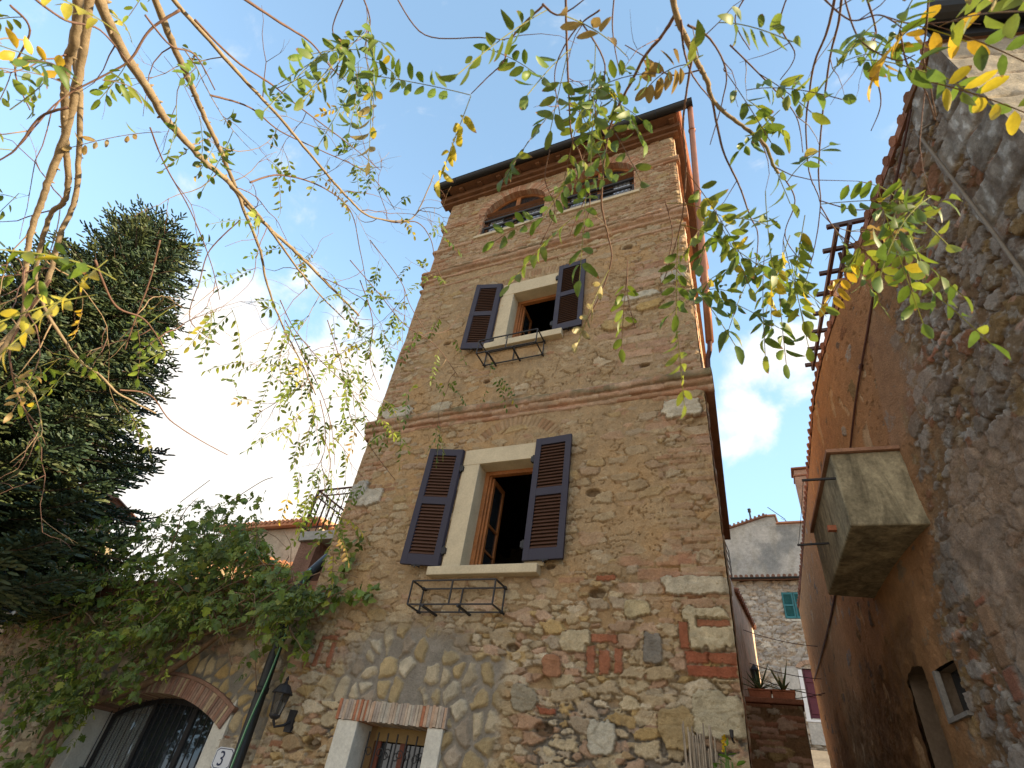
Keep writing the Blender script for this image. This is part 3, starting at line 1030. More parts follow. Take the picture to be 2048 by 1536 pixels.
def arch_window(c, label):
    w = win(label, (c, FY, 10.6))
    rx, rz, zs_, zb = .675, .57, 11.34, 10.60
    # ring of bricks on edge, deep reveal
    r = MB()
    n = 44
    for i in range(n):
        t0, t1 = math.pi * i / n, math.pi * (i + .86) / n
        cc = PALB[RNG.randrange(5)] * RNG.uniform(.85, 1.15)
        cc = tuple(cc * .6 + np.array((.42, .29, .17)) * .4)
        pr = RNG.uniform(-.008, .008)
        pts = [(c + (rx) * math.cos(t0), FY - .022 + pr, zs_ + rz * math.sin(t0)), (c + (rx + .20) * math.cos(t0), FY - .022 + pr, zs_ + (rz + .20) * math.sin(t0)),
               (c + (rx + .20) * math.cos(t1), FY - .022 + pr, zs_ + (rz + .20) * math.sin(t1)), (c + rx * math.cos(t1), FY - .022 + pr, zs_ + rz * math.sin(t1))]
        r.prism(pts, (0, .30, 0), cc)
    r.prism(arch_pts(c, rx + .012, rz + .012, zs_, 30, FY - .012) + arch_pts(c, rx + .19, rz + .19, zs_, 30, FY - .012)[::-1], (0, .30, 0), (.36, .27, .17))
    r.build('brick_arch', M['brick'], w)
    for s in (-1, 1):
        r = MB((.42, .25, .16))
        x = c + s * rx
        for k in range(11):
            z = zb + k * .0675
            cc = tuple(PALB[RNG.randrange(5)] * .6 + np.array((.42, .29, .17)) * .4)
            r.box(min(x, x + s * .10), max(x, x + s * .10), FY - .004 + RNG.uniform(-.006, .006), FY + .30, z + .004, z + .063, cc)
        r.box(min(x + s * .004, x + s * .1), max(x + s * .004, x + s * .1), FY + .003, FY + .3, zb, zs_, (.38, .28, .18))
        r.build('jamb', M['brick'], w)
    r = MB()
    r.box(c - rx - .10, c + rx + .10, FY - .05, FY + .29, zb - .075, zb)
    r.build('sill', M['limestone'], w, bevel=.008)
    yb = FY + .11
    f = MB()
    ro, ri = arch_pts(c, rx - .003, rz - .003, zs_, 26, yb), arch_pts(c, rx - .06, rz - .06, zs_, 26, yb)
    f.prism(ro + ri[::-1], (0, .06, 0))
    for s in (-1, 1):
        x = c + s * (rx - .033)
        f.box(x - .03, x + .03, yb, yb + .06, zb, zs_)
    f.box(c - .045, c + .045, yb - .012, yb + .05, zb + .05, zs_ + rz - .055)
    f.box(c - rx + .062, c + rx - .062, yb, yb + .06, zb, zb + .05)
    f.build('window_frame', M['wood'], w)
    g_ = MB()
    g_.prism(arch_pts(c, rx - .055, rz - .055, zs_, 26, yb + .03) + [(c - rx + .055, yb + .03, zb + .05), (c + rx - .055, yb + .03, zb + .05)], (0, .006, 0))
    g_.build('pane', M['glass'], w)
    # outer dark metal light with a low glazed part
    k = MB()
    yo = FY + .035
    for z in (zb + .03, zb + .30, zb + .55):
        k.box(c - rx + .005, c + rx - .005, yo, yo + .04, z, z + (.055 if z > zb + .2 else .03))
    for x in (c - rx + .025, c, c + rx - .025):
        k.box(x - .02, x + .02, yo + .002, yo + .038, zb + .06, zb + .3)
    for z in (zb + .44, zb + .70):
        k.tube([(c - rx + .01, yo + .02, z), (c + rx - .01, yo + .02, z)], .007, 5)
    k.build('railing', M['iron'], w)
    cu_ = MB()
    for s in (-1, 1):
        pts = []
        for i in range(15):
            x = c + s * (rx - .10 - i * .022)
            pts.append((x, yo + .075 + .012 * math.cos(i * 1.9), zb + .03))
        for p, q in zip(pts, pts[1:]):
            top = lambda p: (p[0], p[1], min(zb + .62, zs_ - .05 + rz * .8 * math.sqrt(max(0, 1 - ((p[0] - c) / (rx - .06)) ** 2))))
            cu_.poly([p, q, top(q), top(p)])
    cu_.each('curtain', M['curtain'], w, smooth=True)
    return w


arch_window(-3.52, 'left arched attic window under the eave with brick arch')
arch_window(-1.755, 'right arched attic window under the eave partly behind leaves')

# door
d_ = bpy.data.objects.new('door', None)
COL.objects.link(d_)
d_.parent = tower
d_.location = (-3.55 + 2.7, 0, 0)
ORIG[d_.name] = (-3.55, FY, 0)
b = MB()
b.box(-4.19, -3.94, FY - .04, FY + .28, 0, 2.25)
b.box(-3.13, -2.96, FY - .04, FY + .28, 0, 2.25)
b.each('door_jamb', M['limestone_pale'], d_, bevel=.008)
b = MB()
x = -4.22
i = 0
while x < -2.94:
    wd = RNG.uniform(.026, .04)
    cc = RNG.choice([(.42, .33, .25), (.40, .36, .30), (.44, .30, .21), (.38, .16, .09), (.45, .38, .3), (.36, .30, .25), (.45, .34, .25)])
    b.box(x, min(x + wd - .004, -2.94), FY - .05 + RNG.uniform(-.004, .004), FY + .27, 2.252 + RNG.uniform(-.008, .0) + (.004 if i % 2 else 0), 2.43 + RNG.uniform(-.01, .006), cc)
    x += wd
    i += 1
b.box(-4.21, -2.95, FY - .042, FY + .26, 2.258, 2.42, (.34, .30, .25))
b.build('brick_lintel', M['brick'], d_)
b = MB()
yb = FY + .22
b.box(-3.94, -3.87, yb, yb + .07, 0, 2.25, (.20, .12, .05))
b.box(-3.20, -3.13, yb, yb + .07, 0, 2.25, (.20, .12, .05))
b.box(-3.87, -3.20, yb + .001, yb + .069, 2.13, 2.25, (.26, .17, .06))
for x0, x1 in ((-3.87, -3.80), (-3.57, -3.50), (-3.27, -3.20)):
    b.box(x0, x1, yb + .02, yb + .06, .1, 2.13, (.16, .05, .03))
b.box(-3.80, -3.27, yb + .022, yb + .058, .1, .9, (.15, .05, .03))
b.build('door_leaf', M['paint'], d_)
b = MB()
b.box(-3.86, -3.21, yb + .035, yb + .042, .9, 2.12)
b.build('pane', M['glass'], d_)
b = MB()
yg = FY + .12
for i in range(7):
    x = -3.88 + i * .113
    b.tube([(x, yg, .1), (x, yg, 2.19)], .008, 6)
for z in (.3, 1.2):
    b.box(-3.94, -3.13, yg - .006, yg + .006, z, z + .03)
for i in range(0, 7, 2):
    for s in (-1, 1):
        for zc, sg in ((2.02, 1), (1.86, -1)):
            x = -3.88 + i * .113
            pts = []
            for q in range(15):
                t = q / 14 * 2 * math.pi * 1.1
                r = .045 * (1 - q / 22)
                pts.append((x + s * (.045 - r * math.cos(t)), yg - .012, zc + sg * (r * math.sin(t))))
            if -3.94 < x + s * .09 < -3.13:
                b.tube(pts, .005, 5)
b.build('iron_grille', M['iron'], d_)

# ---- wrought iron flower box holders under the two windows
def flower_bracket(x0, x1, z0, z1, dep, label, yw=FY - .02):
    t = thing('flower_box_holder', ((x0 + x1) / 2, yw, z0), label, 'flower box holder', 'iron flower box holders on the tower')
    b = MB()
    ya, yb = yw - .03, yw - dep
    r = .016
    for z in (z0, z1):
        for y in (ya, yb):
            b.bar((x0, y, z), (x1, y, z), r, r * .8)
        for x in (x0, x1):
            b.bar((x, ya, z), (x, yb, z), r, r * .8)
    for x in (x0, (x0 + x1) / 2, x1):
        for y in (ya, yb):
            b.bar((x, y, z0), (x, y, z1), r * .9)
    b.build('frame', M['iron'], t)
    b = MB()
    for u in (.2, .62):
        x = x0 + (x1 - x0) * u
        b.bar((x, yw + .06, z0 - .02), (x, yb - .02, z0 - .02), .022, .02)
    b.each('bearer', M['iron'], t)
    b = MB()
    for x in (x0, x1):
        for z in (z0, z1):
            b.tube([(x, yw + .05, z), (x, ya, z)], .012, 6)
            b.lathe([(.005, -.02), (.022, -.01), (.022, .01), (.005, .02)], (x, ya - .008, z), 8)
    b.build('wall_fixing', M['iron'], t)


flower_bracket(-3.52, -2.52, 3.30, 3.55, .27, 'empty black iron flower box holder on the wall below the lower window')
flower_bracket(-3.38, -2.44, 6.90, 7.16, .30, 'empty black iron flower box holder in front of the middle window sill')

# ---- wall lantern
LP = np.array((-4.87, 4.99, 2.2))
t = thing('wall_lantern', tuple(LP), 'black carriage lantern on the wall between drainpipe and door', 'lantern')
b = MB()
hexa = lambda r, z: [(LP[0] + r * math.cos(math.pi / 3 * k + .3), LP[1] + r * math.sin(math.pi / 3 * k + .3), LP[2] + z) for k in range(6)]
b.lathe([(.03, -.03), (.055, -.01), (.06, .0), (.06, .012)], LP, 6)
b.build('base', M['iron'], t)
b = MB()
b.lathe([(.105, .20), (.11, .205), (.09, .235), (.055, .285), (.02, .30), (.012, .33), (.018, .34), (.004, .37)], LP, 12)
b.build('cap', M['iron'], t)
b = MB()
for a, c in zip(hexa(.055, .01), hexa(.088, .2)):
    b.tube([a, c], .006, 5)
b.build('cage', M['iron'], t)
b = MB()
A, B = hexa(.052, .012), hexa(.084, .2)
for k in range(6):
    b.poly([A[k], A[(k + 1) % 6], B[(k + 1) % 6], B[k]])
gl = b.build('lamp_glass', M['lampglass'], t)
gm = M['lampglass'].node_tree.nodes
pb = [n for n in gm if n.type == 'BSDF_PRINCIPLED'][0]
pb.inputs['Transmission Weight'].default_value = .85
b = MB()
b.lathe([(.012, .03), (.022, .06), (.026, .09), (.018, .125), (.004, .14)], LP, 8)
b.build('bulb', M['bulb'], t, smooth=True)
b = MB()
b.tube([LP + (0, 0, -.03), LP + (.02, .03, -.09), LP + (.05, .12, -.06), LP + (.06, .2, 0)], .014, 6)
b.obox(LP + (.06, .195, -.01), ((1, 0, 0), (0, 1, 0), (0, 0, 1)), (.045, .02, .10))
b.build('arm', M['iron'], t)

# =================================================================== LOW HOUSE on the left with the arched window
AY = 5.30
annex = thing('low_house', (-7.4, AY, 0), 'low stone house adjoining the tower, with a wide brick arched window under a vine', 'house')
ax0, ax1, asz, ari = -8.20, -6.0, 2.12, .23
aR = (1.1 ** 2 + ari ** 2) / (2 * ari)
acz = asz + ari - aR
xs = np.arange(-11.5, -5.149, .0125)
zs = spaced(0, 3.55, lambda z: .05 if z < 1.2 else .0125)
U, V = np.meshgrid(xs, zs)
nz = fbm(U, V, .8, 300)
nz2 = fbm(U, V, .3, 301)
h, col = rubble(U, V, 310, .42 + .5 * (nz - .5), (.30, .25, .18), .55 + 0 * U, .25 + .5 * (nz2 - .4), cu=.25, cv=.14, wash=.4)
e, bx, by = cells(U + .02 * nz2, V + .02 * nz, .16, .20, 330, .9, .9)
rad = np.hypot(U + 7.1, V - acz)
zone = sst(aR + .62, aR + .5, rad + .2 * (nz2 - .5)) * (V > 2.0)
stn = sst(.12, .26, e + .25 * (fbm(U, V, .05, 331, 3) - .5)) * zone * (hsh(bx, by, 333) < .8)
h = h * (1 - zone) + zone * (-.012 + .03 * sst(.1, .4, e) * (hsh(bx, by, 333) < .8))
col = mixc(col, np.array((.24, .22, .185)), zone)
col = mixc(col, pick(np.array([(.50, .38, .19), (.46, .33, .15), (.54, .44, .27), (.44, .36, .24)]), bx, by, 334) * (.8 + .4 * nz2)[..., None], stn)
P = np.stack([U, AY - h, V], -1)
cx = (U[:-1, :-1] + U[1:, 1:]) / 2
cz = (V[:-1, :-1] + V[1:, 1:]) / 2
opn = (cx > ax0 - .13) & (cx < ax1 + .13) & (np.hypot(cx + 7.1, cz - acz) < aR + .1)
grid_mesh('front_wall', P, col, M['masonry'], annex, keep=~opn)
b = MB((.32, .26, .18))
b.box(-11.5, -11.3, AY + .02, 10, 0, 3.5)
b.box(-11.5, -5.17, 9.8, 10, 0, 3.49)
b.build('rear_wall', M['masonry_far'], annex)
b = MB((.30, .15, .09))
b.box(-11.55, -5.16, AY - .08, 10.05, 3.551, 3.70)
for i in range(28):
    x = -11.45 + i * .222
    b.tube([(x, AY - .14, 3.70), (x, 10, 3.72)], .07, 8)
b.build('roof', M['tile'], annex)
w = bpy.data.objects.new('arched_window', None)
COL.objects.link(w)
w.parent = annex
w.location = (.3, 0, 0)
ORIG[w.name] = (-7.1, AY, 0)
bpy.context.view_layer.update()
b = MB()
half = math.asin(1.1 / aR) * 1.14
n = 62
for i in range(n):
    t0 = math.pi / 2 + half - 2 * half * i / n
    t1 = math.pi / 2 + half - 2 * half * (i + .84) / n
    cc = RNG.choice([(.30, .17, .12), (.33, .20, .15), (.27, .16, .12), (.34, .23, .17), (.25, .17, .13), (.40, .31, .20)]) if i != 27 else (.44, .38, .24)
    cc = tuple(np.array(cc) * RNG.uniform(.85, 1.1))
    pr = RNG.uniform(-.005, .005)
    q = []
    for r, t in ((aR, t0), (aR + .20, t0), (aR + .20, t1), (aR, t1)):
        q.append((-7.1 + r * math.cos(t), AY - .045 + pr, acz + r * math.sin(t)))
    b.prism(q, (0, .32, 0), cc)
ts = np.linspace(math.pi / 2 + half, math.pi / 2 - half, 40)
b.prism([(-7.1 + (aR + .006) * math.cos(t), AY - .036, acz + (aR + .006) * math.sin(t)) for t in ts] + [(-7.1 + (aR + .19) * math.cos(t), AY - .036, acz + (aR + .19) * math.sin(t)) for t in ts[::-1]], (0, .31, 0), (.26, .22, .18))
b.prism([(-7.1 + (aR + .205) * math.cos(t), AY - .055, acz + (aR + .205) * math.sin(t)) for t in ts] + [(-7.1 + (aR + .245) * math.cos(t), AY - .055, acz + (aR + .245) * math.sin(t)) for t in ts[::-1]], (0, .2, 0), (.27, .16, .115))
b.build('brick_arch', M['brick'], w)
b = MB()
b.prism([(ax1, AY - .03, 0), (ax1 + .22, AY - .03, 0), (ax1 + .22, AY - .03, asz + .24), (ax1, AY - .03, asz - .004)], (0, .33, 0))
b.build('door_jamb', M['limestone_pale'], w, bevel=.006)
b = MB()
b.prism([(ax0, AY - .03, 0), (ax0 - .22, AY - .03, 0), (ax0 - .22, AY - .03, asz + .20), (ax0, AY - .03, asz - .004)][::-1], (0, .33, 0))
b.build('door_jamb', M['limestone_pale'], w, bevel=.006)
yb = AY + .26
b = MB()
ts2 = np.linspace(math.pi / 2 + half * .86, math.pi / 2 - half * .86, 24)
o1 = [(-7.1 + (aR - .004) * math.cos(t), yb, acz + (aR - .004) * math.sin(t)) for t in ts2]
o2 = [(-7.1 + (aR - .06) * math.cos(t), yb, acz + (aR - .06) * math.sin(t)) for t in ts2]
b.prism(o1 + o2[::-1], (0, .06, 0))
for x in (ax0 + .03, -7.47, -6.73, ax1 - .03):
    b.box(x - .03, x + .03, yb + .002, yb + .058, 0, asz + (.14 if -8 < x < -6.2 else -.01))
b.box(ax0 + .06, ax1 - .06, yb + .003, yb + .057, .9, .96)
b.build('window_frame', M['iron'], w)
b = MB()
for i in range(20):
    x = ax0 + .06 + i * .11
    if x < ax1 - .03:
        b.tube([(x, yb - .07, .1), (x, yb - .07, min(acz + math.sqrt(aR ** 2 - (x + 7.1) ** 2) - .01, 2.4))], .006, 5)
for z in (.5, 1.5):
    b.box(ax0, ax1, yb - .076, yb - .064, z, z + .025)
b.build('iron_grille', M['iron'], w)
b = MB()
b.box(-7.465, ax1 - .01, yb + .028, yb + .034, 0, asz + .21)
b.build('pane', M['glass'], w)
b = MB()
b.box(ax0 + .01, -7.47, yb + .028, yb + .034, 0, asz + .21)
gp = b.build('pane', glass_mat('clear_window_glass', (.015, .018, .02), .03), w)
pbn = [q for q in gp.data.materials[0].node_tree.nodes if q.type == 'BSDF_PRINCIPLED'][0]
pbn.inputs['Transmission Weight'].default_value = .75
pbn.inputs['Base Color'].default_value = (.6, .65, .65, 1)
b = MB()
prev = None
for i in range(23):
    x = ax0 + .08 + i * .028
    y = yb + .11 + .014 * math.sin(i * 1.7)
    if prev:
        b.poly([(prev[0], prev[1], .2), (x, y, .2), (x, y, 2.16), (prev[0], prev[1], 2.16)])
    prev = (x, y)
b.build('curtain', mat('lace_curtain', (.10, .115, .12), .95, .35, 30, 90, .3), w, smooth=True)
b = MB()
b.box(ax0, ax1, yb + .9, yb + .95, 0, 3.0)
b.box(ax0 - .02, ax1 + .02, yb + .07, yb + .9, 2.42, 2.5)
b.build('dark_interior', M['dark'], w)

# house number plate, mostly behind the pipe
t = thing('house_number_plate', (-5.63, AY - .05, 1.8), 'white enamel house number plate with blue rim behind the black drainpipe', 'number plate')
b = MB()


def octo(w, hh, c, y0):
    return [(-5.63 + a * w, y0, 1.80 + q * hh) for a, q in ((-1, -1 + c), (-1 + c, -1), (1 - c, -1), (1, -1 + c), (1, 1 - c), (1 - c, 1), (-1 + c, 1), (-1, 1 - c))]


b.prism(octo(.135, .10, .3, AY - .035), (0, -.014, 0))
b.build('plate', M['enamel'], t)
b = MB()
A, B_ = octo(.124, .09, .3, AY - .0505), octo(.117, .083, .3, AY - .0505)
for k in range(8):
    b.poly([A[k], A[(k + 1) % 8], B_[(k + 1) % 8], B_[k]])
b.build('rim_line', M['navy'], t)
fc = bpy.data.curves.new('numeral', 'FONT')
fc.body = '3'
fc.size = .19
fc.extrude = .001
fc.align_x = 'CENTER'
fc.materials.append(M['navy'])
tmp = bpy.data.objects.new('numeral_outline', fc)
COL.objects.link(tmp)
bpy.context.view_layer.update()
fm = bpy.data.meshes.new_from_object(tmp.evaluated_get(bpy.context.evaluated_depsgraph_get()))
bpy.data.objects.remove(tmp)
fo = bpy.data.objects.new('numeral', fm)
COL.objects.link(fo)
fo.parent = t
fo.location = (-.02, -.0025, -.065)
fo.rotation_euler = (math.pi / 2, 0, 0)

# drainpipe and hose
p1, p2 = at(596, 1172, 5.12), at(470, 1536, 5.10)
d = (p2 - p1) / np.linalg.norm(p2 - p1)
b = MB()
base = p2 + d * (p2[2] / -d[2] - .02)
top = p1.copy()
b.tube([(-5.62, 6.55, 4.44), (-5.55, 6.1, 4.36), (-5.44, 5.5, 4.12), tuple(top + (0.01, .08, .16)), tuple(top), tuple((p1 + p2) / 2), tuple(p2), tuple(base)], .062, 14)
for f_ in (.15, .62):
    q = p1 + (p2 - p1) * f_
    b.lathe([(.072, -.03), (.072, .03)], q, 14)
dp = b.build('drainpipe', M['pipe'], None, smooth=True, origin=(-5.45, 5.12, 0))
tag(dp, 'thick black plastic drainpipe running down between tower and low house', 'drainpipe')
b = MB()
hp_ = [at(668, 1092, 6.2), at(640, 1120, 5.6), at(612, 1150, 5.03), at(605, 1180, 5.0), at(600, 1200, 5.0), at(572, 1265, 5.01), at(535, 1360, 5.0), at(500, 1440, 5.0), at(478, 1495, 5.0), at(462, 1536, 5.0)]
q = hp_[-1]
hp_ += [np.array((q[0] - .02, q[1], 1.0)), np.array((q[0] - .05, q[1] - .1, .05))]
cp = []
for i in range(len(hp_) - 1):
    a0, a1, a2, a3 = hp_[max(i - 1, 0)], hp_[i], hp_[i + 1], hp_[min(i + 2, len(hp_) - 1)]
    for t_ in (0, .25, .5, .75):
        cp.append(.5 * (2 * a1 + (a2 - a0) * t_ + (2 * a0 - 5 * a1 + 4 * a2 - a3) * t_ ** 2 + (3 * a1 - a0 - 3 * a2 + a3) * t_ ** 3))
b.tube(cp, .012, 8)
ho = b.build('garden_hose', M['hose'], None, smooth=True, origin=(-5.4, 5.0, 0))
tag(ho, 'thin green garden hose with pale stripe hanging down along the black drainpipe', 'hose')
hs_ = MB()
hs_.tube([p + np.array((.006, -.0115, 0)) for p in cp], .0035, 4)
hs_.build('stripe', mat('pale_green_stripe', (.35, .55, .30), .4, .1, 8, 60, 0), ho, smooth=True)

# =================================================================== TERRACE behind the low house
ter = thing('roof_terrace', (-6.2, 8, 3.7), 'small roof terrace on brick piers with thin iron railing, beside the tower', 'terrace')
b = MB()
b.box(-7.22, -5.18, 6.5, 9.6, 4.92, 5.08)
b.build('slab', M['plaster_grey'], ter, bevel=.01)
for x0, x1, y0, y1 in ((-7.18, -6.80, 6.56, 6.95), (-7.15, -6.8, 9.1, 9.5)):
    b = MB((.30, .17, .12))
    b.box(x0, x1, y0, y1, 3.70, 4.919)
    b.build('brick_pier', M['masonry_far'], ter)
b = MB((.12, .07, .05))  # wall coloured dark to stand for the shaded void between the piers
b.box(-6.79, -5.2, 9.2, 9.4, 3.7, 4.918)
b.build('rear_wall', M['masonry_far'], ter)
b = MB()
zt_, zb_ = 5.89, 5.16
x0, y0 = -7.20, 6.52
segs = (((x0, y0), (-5.2, y0)), ((x0, y0), (x0, 9.5)))
for (xa, ya), (xb, yb_) in segs:
    for z in (zb_, zt_ - .12, zt_):
        b.bar((xa, ya, z), (xb, yb_, z), .035 if z == zt_ else .018, .02)
    L = math.hypot(xb - xa, yb_ - ya)
    n = int(L / .13)
    for i in range(n + 1):
        f_ = i / n
        p = (xa + (xb - xa) * f_, ya + (yb_ - ya) * f_)
        b.tube([(p[0], p[1], zb_), (p[0], p[1], zt_ - .12)], .0085, 5)
        b.lathe([(.004, -.02), (.018, 0), (.004, .02)], (p[0], p[1], (zb_ + zt_) / 2), 6)
        if i < n:
            q = (xa + (xb - xa) * (f_ + .5 / n), ya + (yb_ - ya) * (f_ + .5 / n))
            u = ((xb - xa) / L, (yb_ - ya) / L)
            b.tube([(q[0] + u[0] * .04 * math.cos(t), q[1] + u[1] * .04 * math.cos(t), zt_ - .06 + .04 * math.sin(t)) for t in np.linspace(0, 6.2, 9)], .005, 4)
b.box(x0 - .02, x0 + .02, y0 - .02, y0 + .02, 5.06, zt_)
b.build('railing', M['iron_rust'], ter)


# =================================================================== foliage helpers
def jitc(c, r=.2):
    f = RNG.uniform(1 - r, 1 + r)
    return tuple(x * f for x in c)


def unit(v):
    return v / (np.linalg.norm(v) + 1e-9)


def rvec():
    while True:
        v = np.array([RNG.uniform(-1, 1) for _ in range(3)])
        n = np.linalg.norm(v)
        if .1 < n < 1:
            return v / n


def leaflet(b, p, d, n, L, Wd, col, curl=.12):
    """one oval leaflet: base p, direction d, face normal n"""
    d = unit(d)
    s = unit(np.cross(d, n))
    n = np.cross(s, d)
    mid, lf, rt = [], [], []
    fold = RNG.uniform(.12, .55)
    tw = RNG.uniform(-.5, .5)
    for t, w in ((.0, 0), (.16, .66), (.42, 1.0), (.70, .86), (.90, .46), (1.0, .06)):
        dr = -curl * L * t * t
        m = p + d * L * t + n * dr
        mid.append(b.vert(m))
        if w > 0:
            wl, wr = w * Wd / 2 * RNG.uniform(.82, 1.1), w * Wd / 2 * RNG.uniform(.82, 1.1)
            lf.append(b.vert(m + s * wl + n * wl * 2 * (fold + tw * t) * .5))
            rt.append(b.vert(m - s * wr + n * wr * 2 * (fold - tw * t) * .5))
    c2 = tuple(x * .93 for x in col)
    tip = (.24, .13, .05) if RNG.random() < .35 else None
    b.face((mid[0], lf[0], mid[1]), col)
    b.face((mid[0], mid[1], rt[0]), c2)
    for i in range(4):
        k1 = tip if tip and i == 3 else col
        k2 = tip if tip and i >= 3 else c2
        b.face((mid[i + 1], lf[i], lf[i + 1], mid[i + 2]), k1)
        b.face((mid[i + 1], mid[i + 2], rt[i + 1], rt[i]), k2)


def bushlet(b, c, r, n, L, cols, seed_up=.4):
    for _ in range(n):
        v = rvec()
        p = c + v * np.array(r) * RNG.random() ** .4
        d = unit(v + np.array((0, 0, seed_up)) + rvec() * .5)
        leaflet(b, p, d, rvec(), L * RNG.uniform(.7, 1.3), L * .45, jitc(RNG.choice(cols)))


# potted hedge on the terrace
for i, (x, y, hh) in enumerate(((-6.15, 7.3, .75), (-5.65, 7.0, .8), (-5.75, 8.2, .8))):
    t = thing('potted_shrub', (x, y, 5.08), ['dark potted shrub behind the terrace railing, left of the others', 'dark potted shrub on the terrace nearest the tower wall', 'dark potted shrub at the back of the terrace'][i], 'potted shrub', 'potted shrubs on the terrace')
    b = MB()
    b.lathe([(.14, 0), (.19, .28), (.2, .28), (.2, .32), (.17, .32), (.16, .25)], (x, y, 5.081), 14)
    b.build('pot', M['terracotta'], t, smooth=True)
    b = MB()
    bushlet(b, np.array((x, y, 5.4 + hh * .25)), (.34, .34, hh * .55), 520, .07, [(.03, .055, .02), (.025, .045, .02), (.04, .07, .025)])
    b.build('foliage', M['vineleaf'], t)


# =================================================================== VINE over the low house
vine = thing('climbing_vine', tuple(at(185, 1536, 5.0) * (1, 1, 0)), 'dense green climbing vine spilling over the top of the low house', 'climbing plant')
OUT = [(70, 1075), (110, 1030), (180, 1040), (260, 1030), (330, 1025), (400, 1012), (450, 1000), (500, 1030), (530, 1065), (560, 1110), (610, 1140), (650, 1180), (640, 1240), (605, 1290), (575, 1270), (548, 1222), (500, 1225), (440, 1240), (390, 1262), (345, 1282), (285, 1300), (262, 1370), (215, 1418), (150, 1420), (60, 1370), (45, 1340), (80, 1280), (95, 1180), (40, 1150)]


def inside(x, y, poly):
    r = False
    for i in range(len(poly)):
        x0, y0 = poly[i]
        x1, y1 = poly[i - 1]
        if (y0 > y) != (y1 > y) and x < (x1 - x0) * (y - y0) / (y1 - y0) + x0:
            r = not r
    return r


def lobed(b, p, d, n, L, col):
    d = unit(d)
    s = unit(np.cross(d, n))
    n = np.cross(s, d)
    prof = ((0, 0), (.05, .30), (.20, .50), (.28, .33), (.52, .52), (.60, .28), (.80, .24), (1.0, 0))
    for sg in (1, -1):
        ids = [b.vert(p + d * L * t + s * sg * L * w + n * (L * (.18 * w - .16 * t * t))) for t, w in prof]
        if sg < 0:
            ids = ids[::-1]
        b.face(ids, col if sg > 0 else tuple(x * .92 for x in col))


VC = [(.13, .195, .036), (.16, .22, .038), (.11, .165, .036), (.21, .25, .045), (.11, .15, .05), (.145, .185, .05)]
VY = [(.22, .27, .03), (.28, .30, .04), (.15, .22, .03)]
b = MB()
cnt = 0
# sprays: each shoot carries a run of leaves
while cnt < 600:
    x, y = RNG.uniform(0, 680), RNG.uniform(980, 1430)
    if not inside(x, y, OUT):
        continue
    dens = .35 + .65 * float(vnoise(np.array(x / 60.), np.array(y / 45.), 3))
    if y > 1215 and RNG.random() < .45:
        continue
    if RNG.random() > dens:
        continue
    p = at(x, y, RNG.uniform(4.55, 5.5))
    if p[2] < 3.75:
        p = at(x, y, RNG.uniform(4.6, 5.2))
    dirn = unit(np.array((RNG.uniform(-1, 1), RNG.uniform(-1, .1), RNG.uniform(-.8, .35))))
    yel = RNG.random() < .12
    for k in range(RNG.randint(5, 12)):
        p = p + dirn * RNG.uniform(.04, .07)
        dirn = unit(dirn + rvec() * .35 + np.array((0, 0, -.12)))
        q = p + rvec() * .05
        if q[1] > 5.2 and q[2] < 3.78:
            continue
        c = jitc(RNG.choice(VY if yel or RNG.random() < .05 else VC), .25)
        if RNG.random() < .55:
            lobed(b, q, unit(dirn * .3 + rvec() * .8 + np.array((0, -.2, -.6))), unit(np.array((0, -.7, .7)) + rvec() * .8), RNG.uniform(.06, .12), c)
        else:                                   # a small pinnate leaf of pointed leaflets
            ax = unit(dirn * .3 + rvec() * .7 + np.array((0, -.3, -.5)))
            nn = unit(np.array((0, -.7, .7)) + rvec() * .7)
            sd = unit(np.cross(ax, nn))
            for a_ in range(4):
                pp = q + ax * a_ * .028
                if a_ == 3:
                    leaflet(b, pp, ax, nn, RNG.uniform(.05, .075), .026, jitc(c, .15), .3)
                else:
                    for sg in (-1, 1):
                        leaflet(b, pp, unit(ax * .6 + sd * sg + rvec() * .3), unit(nn + rvec() * .3), RNG.uniform(.04, .06), .022, jitc(c, .15), .3)
    cnt += 1
# runners along the tower wall and the drainpipe, hanging tresses on the left
for pts, Y in (([(640, 1200), (680, 1190), (720, 1185), (765, 1175)], 5.1), ([(650, 1190), (680, 1140), (705, 1100), (722, 1065)], 5.12), ([(610, 1260), (603, 1300)], 5.05),
                ([(200, 1330), (160, 1370), (90, 1400), (50, 1440)], 4.8), ([(240, 1320), (270, 1350), (262, 1400)], 4.8), ([(60, 1390), (30, 1440), (20, 1500)], 4.7), ([(110, 1500), (60, 1520), (10, 1530)], 4.7), ([(455, 1005), (500, 990), (530, 1000)], 5.3)):
    for a, c in zip(pts, pts[1:]):
        for k in range(18):
            f_ = RNG.random()
            p = at(a[0] + (c[0] - a[0]) * f_ + RNG.gauss(0, 9), a[1] + (c[1] - a[1]) * f_ + RNG.gauss(0, 9), Y + RNG.uniform(-.12, .02))
            lobed(b, p, unit(rvec() + np.array((0, -.2, -.8))), unit(np.array((0, -.8, .5)) + rvec() * .6), RNG.uniform(.06, .12), jitc(RNG.choice(VC + VY[2:] + VY[:1]), .25))
b.build('foliage', M['vineleaf'], vine)
b = MB()


def smooth(pts, k=6):
    pts = [np.array(p, float) for p in pts]
    r = []
    for i in range(len(pts) - 1):
        a0, a1, a2, a3 = pts[max(i - 1, 0)], pts[i], pts[i + 1], pts[min(i + 2, len(pts) - 1)]
        for j in range(k):
            t_ = j / k
            r.append(.5 * (2 * a1 + (a2 - a0) * t_ + (2 * a0 - 5 * a1 + 4 * a2 - a3) * t_ ** 2 + (3 * a1 - a0 - 3 * a2 + a3) * t_ ** 3))
    r.append(pts[-1])
    return r


